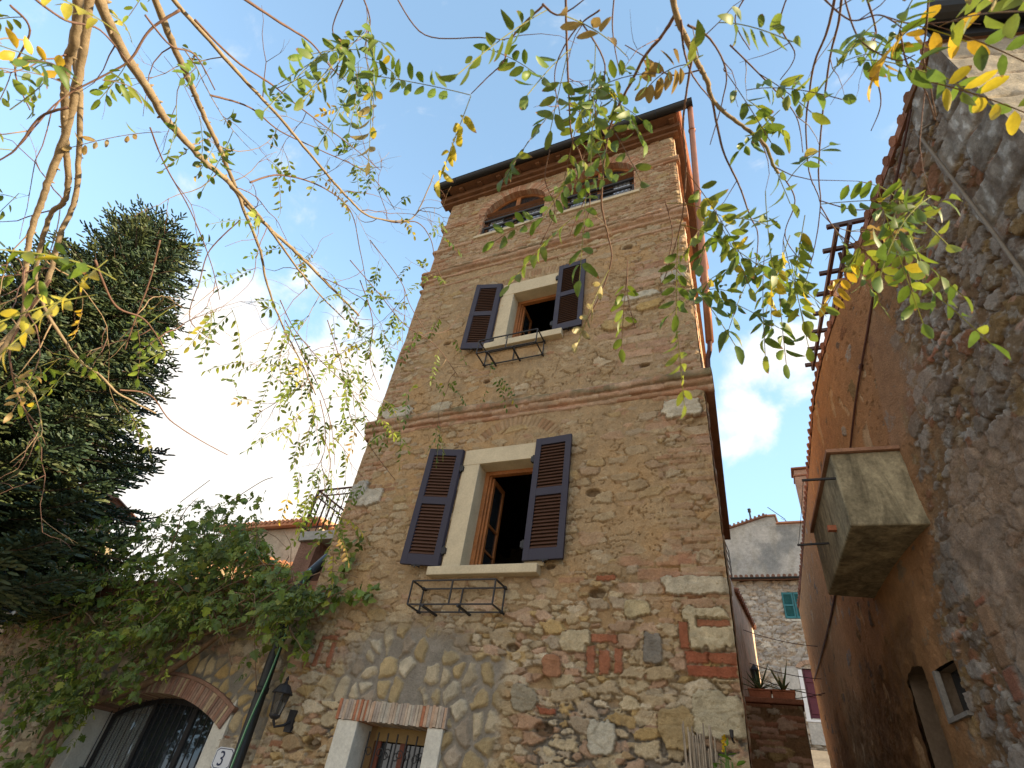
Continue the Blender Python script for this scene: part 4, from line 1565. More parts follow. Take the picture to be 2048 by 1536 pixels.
root = at(75, 1536, 5.0)
root = np.array((root[0], root[1], 0.0))
for px, r0, r1 in (([(75, 1536), (100, 1460), (140, 1420), (220, 1390), (300, 1360), (380, 1310), (470, 1255), (560, 1215)], .075, .02),
                   ([(85, 1536), (95, 1480), (120, 1440), (165, 1400), (200, 1330), (280, 1280), (380, 1250), (500, 1230)], .06, .015),
                   ([(90, 1530), (130, 1430), (150, 1360), (160, 1280), (230, 1230), (350, 1220)], .045, .015),
                   ([(300, 1345), (380, 1280), (440, 1262), (520, 1250), (590, 1220)], .03, .012),
                   ([(260, 1330), (330, 1285), (400, 1250), (480, 1248), (530, 1215)], .03, .012),
                   ([(370, 1270), (430, 1230), (500, 1200), (575, 1190)], .025, .01), ([(350, 1230), (430, 1200), (500, 1215), (600, 1200)], .02, .008)):
    P_ = smooth([at(x, y, 5.12 if y < 1400 else 5.05) + rvec() * .03 for x, y in px])
    if px[0][1] > 1500:
        P_ = [np.array((P_[0][0] - .05, P_[0][1], 0.0))] + P_
    b.tube(P_, np.linspace(r0, r1, len(P_)), 8)
for _ in range(150):
    x, y = RNG.uniform(90, 600), RNG.choice((RNG.uniform(1060, 1270), RNG.uniform(1170, 1280)))
    if inside(x, y, OUT):
        p = at(x, y, RNG.uniform(4.6, 5.2))
        dirn = unit(np.array((RNG.uniform(-1, 1), -.1, RNG.uniform(-.4, .5))))
        P_ = [p]
        for k in range(9):
            p = p + dirn * RNG.uniform(.08, .13)
            dirn = unit(dirn + rvec() * .22 + np.array((0, 0, -.08)))
            P_.append(p)
        if min(q[2] for q in P_) > 2.7:
            b.tube(smooth(P_, 2), np.linspace(RNG.uniform(.006, .012), .003, 2 * 9 + 1), 5)
for px in ([(508, 1250), (510, 1300), (513, 1385)], [(445, 1240), (455, 1290), (463, 1330)], [(60, 1000), (40, 1060), (75, 1120), (100, 1130)], [(95, 1010), (45, 1050)], [(450, 1010), (520, 965), (545, 955)], [(0, 1110), (60, 1135), (110, 1140)], [(0, 1180), (90, 1175), (120, 1160)], [(360, 1005), (420, 960)]):
    b.tube(smooth([at(x, y, 4.9) for x, y in px], 5), .006, 5)
b.build('stem', M['vinewood'], vine, smooth=True)

# =================================================================== FIR on the left
fx, fy = -10.6, 2.94
fir = thing('fir_tree', (fx, fy, 0), 'dark green fir tree with spiky drooping branches behind the vine', 'tree')
b = MB()
b.tube([(fx, fy, -.1), (fx + .03, fy, 3), (fx, fy + .04, 7), (fx, fy, 10.2)], [.24, .2, .12, .02], 10)
b.build('trunk', M['firbark'], fir, smooth=True)
nb = MB()
bb = MB()


def spindle(p, d, L, r, col):
    d = unit(d)
    u = unit(np.cross(d, rvec()))
    w = np.cross(d, u)
    b0 = nb.vert(p)
    r1 = [nb.vert(p + d * L * .25 + r * (u * math.cos(a) + w * math.sin(a))) for a in (0, 2.09, 4.19)]
    r2 = [nb.vert(p + d * L * .85 + r * .8 * (u * math.cos(a) + w * math.sin(a))) for a in (0, 2.09, 4.19)]
    e_ = nb.vert(p + d * L)
    for i in range(3):
        j = (i + 1) % 3
        nb.face((b0, r1[j], r1[i]), col)
        nb.face((r1[i], r1[j], r2[j], r2[i]), col)
        nb.face((r2[i], r2[j], e_), col)


NC = [(.025, .045, .024), (.035, .06, .028), (.05, .08, .04), (.07, .095, .035), (.085, .105, .04)]
z = 3.3
wi = 0
while z < 10.35:
    R_ = min(.42 + (10.5 - z) * .33, 2.55)
    nbch = 12 if z < 8 else 10
    for k in range(nbch):
        az = 2 * math.pi * (k + RNG.uniform(-.3, .3)) / nbch + wi * .7
        L = R_ * RNG.uniform(.78, 1.14)
        p0 = np.array((fx, fy, z + RNG.uniform(-.1, .1)))
        out_ = np.array((math.cos(az), math.sin(az), 0))
        side = np.array((-math.sin(az), math.cos(az), 0))
        pts = []
        for i in range(9):
            t_ = i / 8
            pts.append(p0 + out_ * L * t_ + np.array((0, 0, (.14 * t_ - .42 * t_ ** 1.4 + .26 * t_ ** 3) * L * (1.25 if z < 7 else .5) + (.35 * t_ * L if z > 9 else 0))) + side * .05 * L * math.sin(3 * t_ + k))
        bb.tube(pts, np.linspace(.03, .006, 9), 5)
        nsub = max(4, int(L / .105))
        for j in range(1, nsub + 1):
            t_ = j / nsub
            ii = min(int(t_ * 8), 7)
            p = pts[ii] + (pts[ii + 1] - pts[ii]) * (t_ * 8 - ii)
            tg = unit(pts[ii + 1] - pts[ii])
            cols = jitc(RNG.choice(NC), .25)
            for sg in (-1, 1):
                if t_ > .97 and sg > 0:
                    d_s, Ls = tg, .2
                else:
                    d_s = unit(tg * .75 + side * sg * .9 + np.array((0, 0, RNG.uniform(-.25, .15))))
                    Ls = (.16 + .62 * L * .30 * (1 - .72 * t_) * min(1, t_ * 3)) * RNG.uniform(.7, 1.15)
                nt_ = max(2, int(Ls / .062))
                for q in range(nt_):
                    f_ = (q + 1) / nt_
                    pp = p + d_s * Ls * f_ + np.array((0, 0, -.12 * Ls * f_ * f_))
                    if q == nt_ - 1:
                        spindle(pp, d_s + rvec() * .2, RNG.uniform(.10, .15), .019, cols)
                    else:
                        for s2 in (-1, 1):
                            dd = unit(d_s * .8 + np.cross(d_s, (0, 0, 1)) * s2 * .75 + np.array((0, 0, RNG.uniform(-.1, .3))))
                            spindle(pp, dd, RNG.uniform(.08, .14), .018, cols)
                        spindle(pp - d_s * .06, d_s, .09, .013, cols)
    z += .24 if z < 7 else .19
    wi += 1
bb.build('branch', M['firbark'], fir)
nb.build('crown', M['needle'], fir)

# =================================================================== HOUSE on the right, along the alley
W0, W1, W2 = np.array((1.88, 2.5)), np.array((1.06, 6.28)), np.array((.66, 15.4))
L0, L1 = np.linalg.norm(W1 - W0), np.linalg.norm(W2 - W1)
SB = .9                                                     # the wall bends over this length


def wall_plan(s):
    s = np.asarray(s, float)
    d0, d1 = (W1 - W0) / L0, (W2 - W1) / L1
    p = np.where((s < L0)[..., None], W0 + d0 * s[..., None], W1 + d1 * (s - L0)[..., None])
    t = np.clip((s - (L0 - SB)) / (2 * SB), 0, 1)
    a, c = W1 - d0 * SB, W1 + d1 * SB
    bz = a * ((1 - t) ** 2)[..., None] + W1 * (2 * t * (1 - t))[..., None] + c * (t * t)[..., None]
    return np.where(((s > L0 - SB) & (s < L0 + SB))[..., None], bz, p)


def wall_nrm(s):
    s = np.asarray(s, float)
    d = wall_plan(s + .02) - wall_plan(s - .02)
    d = d / np.linalg.norm(d, axis=-1, keepdims=True)
    return np.stack([-d[..., 1], d[..., 0]], -1)


def onwall(s, z, o=0.0):
    p, n = wall_plan(np.array([s]))[0], wall_nrm(np.array([s]))[0]
    return np.array((p[0] + n[0] * o, p[1] + n[1] * o, z))


ZE = 6.78
rh = thing('corner_house', (1.88, 2.5, 0), 'old stone and ochre plaster house whose bending side wall carries the concrete box bay', 'house')
ss = spaced(-.03, L0 + L1, lambda s: .0075 + .0028 * s)
zz = spaced(0, ZE - .02, lambda z: .03 if z < 1.9 else .0105)
U, V = np.meshgrid(ss, zz)
nz = fbm(U, V, 1.0, 500)
nz2 = fbm(U, V, .4, 501)
nz3 = fbm(U, V, .13, 502)
bnd = np.interp(V, [2, 3, 4, 5, 6, 6.9], [2.9, 2.6, 2.25, 1.75, 1.15, .85]) + 1.1 * (nz - .5) + .35 * (nz2 - .5)
plz = sst(-.25, 1.0, U - bnd + .5 * (nz3 - .5))                                # 1: rendered, 0: bare rubble
nearb = sst(1.6, .2, bnd - U)
h, col = rubble(U, V, 510, .44 + .55 * (nz - .5) + .15 * plz, (.185, .118, .066), .72 - .30 * plz, .20 + .3 * (nz2 - .35) - .3 * plz, cu=.21, cv=.16, small=.5, wash=.35,
                pal=np.array([(.22, .20, .175), (.29, .27, .245), (.18, .155, .13), (.24, .185, .12), (.23, .10, .055), (.33, .305, .27), (.25, .17, .075), (.16, .13, .11)]), amp=1.1)
lich = sst(.60, .72, fbm(U, V, .045, 555, 3)) * (1 - plz)
col = mixc(col, (.40, .385, .35), lich * .55)
# grey cement smears over the rubble
sm = sst(.60, .70, fbm(U, V, .7, 520)) * (1 - plz)
h = h * (1 - .55 * sm) + .012 * sm
col = mixc(col, np.array((.20, .18, .16)) * (.65 + .7 * nz3)[..., None], sm * .7)
# ochre render: pitted high up, smooth further along, roughly hacked low down
och = np.array((.31, .165, .08)) * (.78 + .44 * nz2)[..., None]
och = mixc(och, (.42, .235, .11), sst(2.5, 4.0, U) * .8)  # orange lift further along also puts bounced sun glow into the render colour
pit = sst(.66, .78, fbm(U, V, .05, 530, 3)) * sst(4.2, 2.2, U)
hr = -.004 + .034 * sst(.1, .95, plz) + .018 * (nz - .5) + .012 * (nz3 - .5) - .02 * pit
hack = sst(.0, .35, 3.9 + .22 * (U - 3) * 0 - V + 1.2 * (nz - .5)) * sst(3.2, 3.8, U)
och = mixc(och, np.array((.20, .125, .068)) * (.6 + .8 * nz3)[..., None], sst(.95, .3, plz) * .75)
ho_ = np.maximum(h, hr)
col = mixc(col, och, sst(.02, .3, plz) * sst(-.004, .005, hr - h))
h = h * (1 - sst(.0, .2, plz)) + ho_ * sst(.0, .2, plz)
rough = fbm(U, V, .16, 540, 4)
h = h + hack * (.05 * (rough - .55) - .01)
col = mixc(col, np.array((.20, .12, .06)) * (.6 + .8 * rough)[..., None], hack * .85)
# missing flakes in the render, edges light, and a smooth patch of grey cement in a wedge
fl = sst(.70, .735, fbm(U * 1.6, V * .8, .42, 545)) * plz
h = h - .012 * fl
col = mixc(col, (.50, .36, .22), fl * .8)
wd = sst(.05, -.02, np.abs(U - 2.25) - (.10 + .42 * np.clip((6.15 - V) / 1.4, 0, 1)) + .15 * (nz2 - .5)) * sst(6.15, 6.05, V) * sst(4.6, 4.8, V) * .5
h = h + (.034 + .004 * (nz2 - .5) - h) * np.clip(wd * 1.6, 0, .8)
col = mixc(col, np.array((.25, .165, .11)) * (.8 + .4 * nz2)[..., None], wd * .8)
# pale patch of rough cast below it, bricks of an old opening further down
pc_ = sst(.08, -.05, np.hypot((U - 1.75) / .75, (V - 3.35) / .95) - .9 + .5 * (nz2 - .5))
h = h * (1 - pc_ * .55) + pc_ * .55 * (.012 + .04 * (nz3 - .5))
col = mixc(col, np.array((.30, .215, .15)) * (.45 + 1.1 * nz3)[..., None] * (.7 + .6 * fbm(U, V, .05, 556, 3))[..., None], pc_ * .70)
e, ix, iy = bricks(V + .0 * U, U - 2.30, .20, .16, 547)
bw = sst(.0, .008, e + .01 * (nz3 - .5)) * sst(.02, -.01, np.abs(U - 2.38) - .07 + .05 * (nz2 - .5)) * (V < 3.3)
h = np.where(bw > .5, .02 + .01 * hsh(ix, iy, 3), h)
col = mixc(col, pick(np.array([(.27, .12, .075), (.22, .105, .07), (.25, .16, .10)]), ix, iy, 549), bw)
# large grey quoins on the near corner
e, bx, by = cells(U * 0 + np.floor(V / .34) * .0 + U, V, 1.2, .34, 550, .3, .2)
qb = np.abs((V / .34) % 1 - .5)
rowq = np.floor(V / .34).astype(np.int64)
ql = .28 + .28 * (rowq % 2) + .1 * hsh(rowq, 0, 551)
qd = np.minimum(ql - U, (.5 - qb) * .34) + .06 * (nz3 - .5) + .07 * (nz2 - .5)
qm = sst(.0, .02, qd) * (V > 4.2)
nq = fbm(U, V * .45, .05, 553, 3)
h = np.where(U < ql, .008 + .026 * sst(-.01, .03, qd) + .030 * (nz3 - .5) + .02 * (nz2 - .5) + .012 * (nq - .5), h)
qc = mixc(np.zeros(U.shape + (3,)) + np.array((.25, .225, .19)), (.42, .405, .37), sst(.52, .7, nq))
qc = mixc(qc, (.13, .10, .075), sst(.50, .68, fbm(U * 1.5, V * .5, .16, 554)) * .75)
col = mixc(col, qc * (.7 + .6 * nz3)[..., None] * (.8 + .4 * hsh(rowq, 1, 552))[..., None], qm)
t_ = sst(-.03, .05, U)
h = h * t_ + .03 * (1 - t_)
n_ = wall_nrm(ss)
p_ = wall_plan(ss)
P = np.zeros(U.shape + (3,))
P[..., 0] = p_[None, :, 0] + n_[None, :, 0] * h
P[..., 1] = p_[None, :, 1] + n_[None, :, 1] * h
P[..., 2] = V
cx = (U[:-1, :-1] + U[1:, 1:]) / 2
cz = (V[:-1, :-1] + V[1:, 1:]) / 2
DOOR, WIN = (3.62, 4.15, 0, 3.22), (3.05, 3.40, 2.72, 3.06)
keep = ~(((cx > DOOR[0]) & (cx < DOOR[1]) & (cz < DOOR[3] - .25 * np.abs(cx - 3.88))) | ((cx > WIN[0]) & (cx < WIN[1]) & (cz > WIN[2]) & (cz < WIN[3])))
grid_mesh('side_wall', P, col, M['masonry'], rh, keep=keep, flip=True)
# front wall facing the viewer, big pale blocks at the corner
FD = np.array((.967, .254))
FN = np.array((.254, -.967))
fs = spaced(-.03, 7.0, lambda s: .018 if s < 2.5 else .05)
fz = spaced(0, ZE - .02, lambda z: .04 if z < 3 else .018)
U, V = np.meshgrid(fs, fz)
nz, nz3 = fbm(U, V, .6, 560), fbm(U, V, .1, 561)
h, col = rubble(U, V, 570, .30 + .4 * (nz - .5), (.36, .27, .18), .8 + 0 * U, .25 + .4 * (nz - .5), cu=.34, cv=.2, wash=.3)
rowq = np.floor(V / .34).astype(np.int64)
ql = .95 - .35 * (rowq % 2) + .15 * hsh(rowq, 0, 571)
qd = np.minimum(ql - U, (.5 - np.abs((V / .34) % 1 - .5)) * .34) + .02 * (nz3 - .5)
qm = sst(0, .02, qd)
h = np.where(U < ql, .012 + .022 * sst(-.01, .03, qd) + .02 * (nz3 - .5), h)
col = mixc(col, np.array((.42, .37, .29)) * (.75 + .5 * nz3)[..., None] * (.9 + .2 * hsh(rowq, 1, 552))[..., None], qm)
t_ = sst(-.03, .05, U)
h = h * t_ + .03 * (1 - t_)
P = np.zeros(U.shape + (3,))
P[..., 0] = W0[0] + FD[0] * U + FN[0] * h
P[..., 1] = W0[1] + FD[1] * U + FN[1] * h
P[..., 2] = V
grid_mesh('front_wall', P, col, M['masonry'], rh)
b = MB((.38, .26, .16))
fe = W0 + FD * 7
be = np.array((6.2, 15.6))
for p, q in ((fe, be), (be, W2)):
    b.poly([(p[0], p[1], 0), (q[0], q[1], 0), (q[0], q[1], ZE + .3), (p[0], p[1], ZE + .3)])
b.build('rear_wall', M['masonry_far'], rh)
# roof: tiles laid from the eave up to a ridge, tile ends showing along the alley
b = MB((.27, .13, .085))
sr = np.concatenate([[-.04], np.linspace(.3, L0 + L1, 40)])
eo, pitch = .035, .20


def eave(s, up, dz=0.0):
    p = wall_plan(np.array([max(s, 0)]))[0]
    n = wall_nrm(np.array([max(s, .03)]))[0]
    if s < 0:
        d0 = (W1 - W0) / L0
        p = W0 + d0 * s
    q = p + n * eo - n * up
    return np.array((q[0], q[1], ZE + dz + pitch * up))


for a, c in zip(sr, sr[1:]):
    for z0 in (0, .09):
        b.poly([eave(a, 0, z0), eave(c, 0, z0), eave(c, 3.4, z0), eave(a, 3.4, z0)])
    b.poly([eave(a, 0, 0), eave(a, 0, .09), eave(c, 0, .09), eave(c, 0, 0)][::-1])
b.poly([eave(sr[0], 0, 0), eave(sr[0], 3.4, 0), eave(sr[0], 3.4, .09), eave(sr[0], 0, .09)])
for p0, p1 in ((eave(sr[0], 3.4, .09), eave(sr[-1], 3.4, .09)),):
    b.poly([p0, p1, (6.3, 15.6, ZE + .2), (8.8, 4.2, ZE + .2)])
s = .02
while s < L0 + L1:
    c = tuple(np.array((.26, .12, .075)) * RNG.uniform(.65, 1.25))
    k = RNG.uniform(-.015, .02)
    r = RNG.uniform(.047, .055)
    b.tube([eave(s, -.012 - k * .6, .055 + RNG.uniform(-.006, .006)), eave(s, .3, .07), eave(s, 1.6, .06)], [r, r, r * .9], 8, c)
    s += .19
rr = b.build('roof', M['tile'], rh)
b = MB()
c0 = W0 + FN * .17 - FD * .10
c1 = W0 + FN * .17 + FD * 7
half_gutter(b, (c0[0], c0[1], ZE + .19), (c1[0], c1[1], ZE + .19), .115)
b.prism([(W0[0] + FN[0] * .06 - FD[0] * .06, W0[1] + FN[1] * .06 - FD[1] * .06, ZE - .03), (W0[0] + FN[0] * .085 - FD[0] * .06, W0[1] + FN[1] * .085 - FD[1] * .06, ZE - .03), (W0[0] + FN[0] * .085 - FD[0] * .06, W0[1] + FN[1] * .085 - FD[1] * .06, ZE + .2), (W0[0] + FN[0] * .06 - FD[0] * .06, W0[1] + FN[1] * .06 - FD[1] * .06, ZE + .2)], (FD[0] * 7, FD[1] * 7, 0))
for i in range(6):
    q = c0 + FD * (1.3 + i * 1.1)
    b.obox((q[0], q[1], ZE + .14), ((FD[0], FD[1], 0), (FN[0], FN[1], 0), (0, 0, 1)), (.015, .12, .05))
b.build('gutter', M['gutter'], rh)
b = MB()
q0 = W0 - FD * .04
b.prism([(q0[0] + FN[0] * .055, q0[1] + FN[1] * .055, ZE - .015), (q0[0] - FN[0] * .5, q0[1] - FN[1] * .5, ZE - .015), (q0[0] - FN[0] * .5, q0[1] - FN[1] * .5, ZE + .05), (q0[0] + FN[0] * .055, q0[1] + FN[1] * .055, ZE + .05)], (FD[0] * 7.1, FD[1] * 7.1, 0))
b.build('eave_soffit', M['soffit'], rh)
# concrete box bay hung on the side wall
box = bpy.data.objects.new('box_bay', None)
COL.objects.link(box)
box.parent = rh
box.location = (1.0 - 1.88, 5.8 - 2.5, 4.0)
ORIG[box.name] = (1.0, 5.8, 4.0)
box['label'] = 'grey concrete box bay jutting out over the alley'
bpy.context.view_layer.update()
b = MB()
A, B_, C_, D_ = (.735, 5.02), (.585, 6.66), (1.10, 6.80), (1.40, 5.07)
z0, z1 = 3.99, 4.72
b.prism([(A[0], A[1], z0), (D_[0], D_[1], z0), (C_[0], C_[1], z0), (B_[0], B_[1], z0)], (0, 0, z1 - z0))
b.build('box_shell', M['concrete'], box, bevel=.015)
b = MB((.30, .17, .11))
b.prism([(A[0] - .03, A[1] - .035, z1 + .001), (D_[0] - .04, D_[1] - .03, z1 + .001), (C_[0] - .02, C_[1] + .02, z1 + .001), (B_[0] - .03, B_[1] + .03, z1 + .001)], (0, 0, .035))
b.build('tile_cap', M['tile'], box)
b = MB()
b.bar((.72, 5.55, 4.22), (.615, 5.54, 4.22), .05, .05)
b.build('spout', M['terracotta'], box)
# openings low in the shade
b = MB()
for s0, s1, za, zb2, dp_ in ((DOOR[0], DOOR[1], 0, DOOR[3], .45), (WIN[0], WIN[1], WIN[2], WIN[3], .25)):
    q = [onwall(s0 - .01, za, -.01), onwall(s1 + .01, za, -.01), onwall(s1 + .01, zb2, -.01), onwall(s0 - .01, zb2, -.01)]
    r_ = [onwall(s0 - .01, za, -dp_), onwall(s1 + .01, za, -dp_), onwall(s1 + .01, zb2, -dp_), onwall(s0 - .01, zb2, -dp_)]
    b.poly(r_)
    for i in range(4):
        b.poly([q[i], q[(i + 1) % 4], r_[(i + 1) % 4], r_[i]])
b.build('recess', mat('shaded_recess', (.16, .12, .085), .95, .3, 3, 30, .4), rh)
b = MB()
for s0, s1, za, zb2 in ((WIN[1] - .035, WIN[1] + .005, WIN[2], WIN[3]), (WIN[0] - .01, WIN[1] + .005, WIN[2] - .03, WIN[2])):
    a_, c_ = onwall((s0 + s1) / 2, (za + zb2) / 2, .02), wall_nrm(np.array([(s0 + s1) / 2]))[0]
    b.obox(a_, ((-c_[1], c_[0], 0), (0, 0, 1), (c_[0], c_[1], 0)), ((s1 - s0) / 2, (zb2 - za) / 2, .02))
wf = b.build('small_window', mat('dull_white_frame', (.2, .19, .175), .8, .3, 9, 60, .2), rh)
b = MB()
c_ = wall_nrm(np.array([3.2]))[0]
b.obox(onwall(3.2, 2.88, -.1), ((-c_[1], c_[0], 0), (0, 0, 1), (c_[0], c_[1], 0)), (.24, .2, .004))
b.build('pane', M['glass'], wf)
# chimney near the far end
b = MB((.46, .33, .25))
b.prism([(.86, 10.9, 6.7), (1.16, 10.9, 6.7), (1.16, 11.2, 6.7), (.86, 11.2, 6.7)], (0, 0, 1.22))
b.box(.84, 1.18, 10.88, 11.22, 7.921, 7.96, (.38, .2, .13))
b.box(.87, 1.15, 10.91, 11.19, 7.961, 8.08, (.48, .34, .26))
b.box(.82, 1.20, 10.86, 11.24, 8.081, 8.12, (.34, .17, .11))
b.build('chimney', M['masonry_far'], rh, bevel=.01)
# roof terrace parapet with a wooden pergola
b = MB((.52, .36, .27))
b.box(1.45, 2.6, 5.75, 5.95, 6.7, 7.82)
b.box(1.45, 1.65, 5.95, 7.4, 6.7, 7.55)
b.box(1.42, 2.63, 5.72, 5.98, 7.821, 7.87, (.34, .16, .1))
b.build('parapet', M['masonry_far'], rh)
pg = thing('pergola', (1.4, 6.3, 7.0), 'brown wooden pergola lattice above the tiled roof edge of the ochre plaster house', 'pergola')
b = MB()
u0, u1 = np.array((1.52, 4.95, 8.0)), np.array((1.225, 7.68, 8.0))
for o in (0.0, .14):
    b.bar(u0 + (o, 0, 0), u1 + (o, 0, 0), .04, .07)
b.each('beam', M['wood_dark'], pg)
du = u1 - u0
b = MB()
for i in range(8):
    p = u0 + du * (.015 + i / 7.2)
    b.bar(p + (-.10, 0, .075), p + (1.5, .05, .075), .045, .055)
b.each('rafter', M['wood_dark'], pg)
for f_ in (.36, .97):
    p = u0 + du * f_ + np.array((.07, 0, 0))
    b = MB()
    b.bar((p[0], p[1], 6.85), (p[0], p[1], 7.96), .06, .06, up=(0, 1, 0))
    b.build('post', M['wood_dark'], pg)
b = MB()
b.bar(u0 + du * .15 + (.07, 0, -.03), (1.62, 5.85, 7.3), .04, .05)
b.build('brace', M['wood_dark'], pg)
# two laundry line bars with their wire
t = thing('laundry_line', (.6, 5.5, 4.35), 'two thin iron bars with a wire strung between, beside the concrete box bay', 'laundry line')
for a_, c_ in (((.74, 5.06, 4.48), (.45, 5.02, 4.465)), ((.64, 5.98, 4.27), (.35, 5.95, 4.25))):
    b = MB()
    b.bar(a_, c_, .018, .018)
    b.build('bar', M['iron'], t)
b = MB()
b.tube([(.462, 5.02, 4.47), (.41, 5.5, 4.345), (.362, 5.95, 4.255)], .0025, 4)
b.build('wire', M['iron'], t)
# cables
cb = MB()
for o in (0, .05):
    cb.tube(smooth([onwall(s_ + o, z_ - o * .4, .045) for s_, z_ in ((.45, 6.72), (.9, 6.56), (1.49, 6.38), (2.3, 6.0), (3.0, 5.68), (3.6, 5.38), (4.3, 5.12), (5.5, 4.95), (8, 4.9), (12.5, 5.1))], 6), .011, 6)
for s_, z_ in ((1.49, 6.38), (2.7, 5.83), (3.6, 5.38)):
    p = onwall(s_ + .02, z_, .04)
    cb.obox(p, ((1, 0, 0), (0, 1, 0), (0, 0, 1)), (.02, .03, .012))
o = cb.build('wall_cable', M['iron_rust'], None, origin=tuple(onwall(.5, 6.6)))
tag(o, 'pair of dark cables clipped along the ochre plaster wall under the tiled eave', 'cable')
cb = MB()
pc = onwall(.50, 6.3, .075)
cb.tube([(pc[0], pc[1], 6.42), (pc[0], pc[1], 6.2), (pc[0] + .01, pc[1], 5.0), (pc[0], pc[1] + .01, 3.5), (pc[0], pc[1], 0.1)], .013, 7)
cb.tube([onwall(.38, 6.30, .05), onwall(.44, 6.33, .1), (pc[0], pc[1], 6.36), onwall(.62, 6.28, .06)], .01, 5)
o = cb.build('wall_conduit', mat('grey_conduit', (.17, .145, .115), .7, .2, 10, 60, .1), None, smooth=True, origin=tuple(onwall(.5, 0)))
tag(o, 'single grey conduit running straight down the bare stone near the house corner', 'conduit')

# =================================================================== THE ALLEY beyond
# low brick wall with planter boxes
pw = thing('planter_wall', (-.15, 7.5, 0), 'low weathered brick wall carrying planters at the alley entrance', 'wall')
us = np.arange(-.46, .151, .011)
zs = spaced(0, 3.08, lambda z: .05 if z < 1.9 else .011)
U, V = np.meshgrid(us, zs)
nz, nz2 = fbm(U, V, .5, 600), fbm(U, V, .12, 601)
h, col = rubble(U, V, 610, .5 + .6 * (nz - .5), (.20, .12, .065), .2 + 0 * U, .62 + .4 * (nz - .5), wash=.45)
P = np.stack([U, 7.5 - h * .8, V], -1)
grid_mesh('front_face', P, col * .85, M['masonry'], pw)
b = MB((.33, .20, .13))
b.poly([(.151, 7.49, 0), (.151, 10.5, 0), (.151, 10.5, 3.08), (.151, 7.49, 3.08)])
b.poly([(-.46, 7.5, 3.079), (.15, 7.5, 3.079), (.15, 10.5, 3.079), (-.46, 10.5, 3.079)])
b.build('side_face', M['masonry_far'], pw)
b = MB((.24, .10, .06))
b.box(-.47, .17, 7.45, 7.80, 3.085, 3.14)
b.build('coping', M['brick'], pw, bevel=.01)
for i, (x, lab) in enumerate(((-.27, 'spiky agave in a red planter box nearest the tower'), (-.02, 'spiky agave in a red planter box on the open end of the wall'))):
    t = thing('agave_planter', (x, 7.6, 3.141), lab, 'potted plant', 'agave planters on the low brick wall')
    b = MB()
    b.prism([(x - .11, 7.53, 3.141), (x + .11, 7.53, 3.141), (x + .12, 7.52, 3.22), (x - .12, 7.52, 3.22)], (0, .16, 0))
    b.box(x - .125, x + .125, 7.512, 7.692, 3.2205, 3.24)
    b.build('planter_box', M['terracotta'], t, bevel=.006)
    b = MB()
    for k in range(20):
        a_ = 2 * math.pi * k / 20 + RNG.uniform(-.2, .2)
        el_ = RNG.uniform(.25, 1.3)
        L = RNG.uniform(.2, .36)
        d = np.array((math.cos(a_) * math.cos(el_), math.sin(a_) * math.cos(el_), math.sin(el_)))
        s_ = unit(np.cross(d, (0, 0, 1)))
        p = np.array((x, 7.6, 3.235))
        c = jitc(RNG.choice([(.10, .13, .045), (.07, .10, .04), (.22, .21, .08)]), .2)
        pr = None
        for j, (tt, ww) in enumerate(((0, .012), (.3, .016), (.65, .011), (1, .001))):
            m_ = p + d * L * tt - np.array((0, 0, .35 * L * tt * tt * (1 - math.sin(el_))))
            e_ = (b.vert(m_ + s_ * ww), b.vert(m_ - np.array((0, 0, .004))), b.vert(m_ - s_ * ww))
            if pr:
                b.face((pr[0], pr[1], e_[1], e_[0]), c)
                b.face((pr[1], pr[2], e_[2], e_[1]), tuple(q_ * 1.3 for q_ in c))
            pr = e_
    b.build('leaves', M['vineleaf'], t)

# narrow house on the left side of the alley, its upper wall catching the sun
ah = thing('alley_house', (-.7, 12, 1.0), 'pinkish rendered house just behind the tower with sunlit upper wall and railing on top', 'house')
us = np.arange(0, 4.6, .03)
zs = np.arange(0, 6.46, .03)
U, V = np.meshgrid(us, zs)
nz, nz2 = fbm(U, V, .8, 620), fbm(U * 4, V, .5, 621)
col = np.zeros(U.shape + (3,)) + np.array((.62, .45, .33))
col = mixc(col, (.44, .30, .20), sst(.55, .75, nz2))
col = mixc(col, (.58, .47, .36), sst(.55, .72, nz))
P = np.stack([-.82 + .07 * U + .02 * (nz - .5), 11.0 + U, V], -1)
grid_mesh('alley_wall', P, col, M['masonry_far'], ah)
b = MB((.46, .33, .24))
b.box(-3.5, -.825, 11.0, 15.5, 0, 6.44)
b.build('body', M['masonry_far'], ah)
b = MB((.36, .17, .11))
b.prism([(-3.6, 10.98, 6.46), (-.74, 10.98, 6.46), (-.74, 10.98, 6.52), (-3.6, 10.98, 6.52)], (0, 1.9, 0))
b.build('terrace_slab', M['tile'], ah)
b = MB((.27, .13, .085))
for i in range(15):
    y = 12.95 + i * .18
    x = -.76 + .07 * (y - 11)
    b.tube([(x + .02, y, 6.36), (x - .9, y, 6.62)], .06, 7, tuple(np.array((.27, .13, .085)) * RNG.uniform(.7, 1.2)))
b.poly([(-.62, 12.9, 6.34), (-.42, 15.6, 6.34), (-2.6, 15.6, 6.9), (-2.8, 12.9, 6.9)])
b.build('roof', M['tile'], ah)
b = MB()
for z in (6.60, 6.78, 6.96, 7.12):
    b.bar((-1.9, 11.05, z), (-.76, 11.05, z), .02, .025)
    b.bar((-.76, 11.05, z), (-.68, 12.6, z), .02, .025)
for x, y in ((-1.4, 11.05), (-.98, 11.05), (-.76, 11.05), (-.72, 11.9), (-.68, 12.6)):
    b.bar((x, y, 6.52), (x, y, 7.15), .025, .025)
b.build('railing', M['iron'], ah)
t = thing('small_wall_lantern', (-.42, 13.4, 4.9), 'tiny black lantern on the pinkish alley house wall', 'lantern')
b = MB()
LQ = np.array(onw := (-.53, 13.6, 4.7))
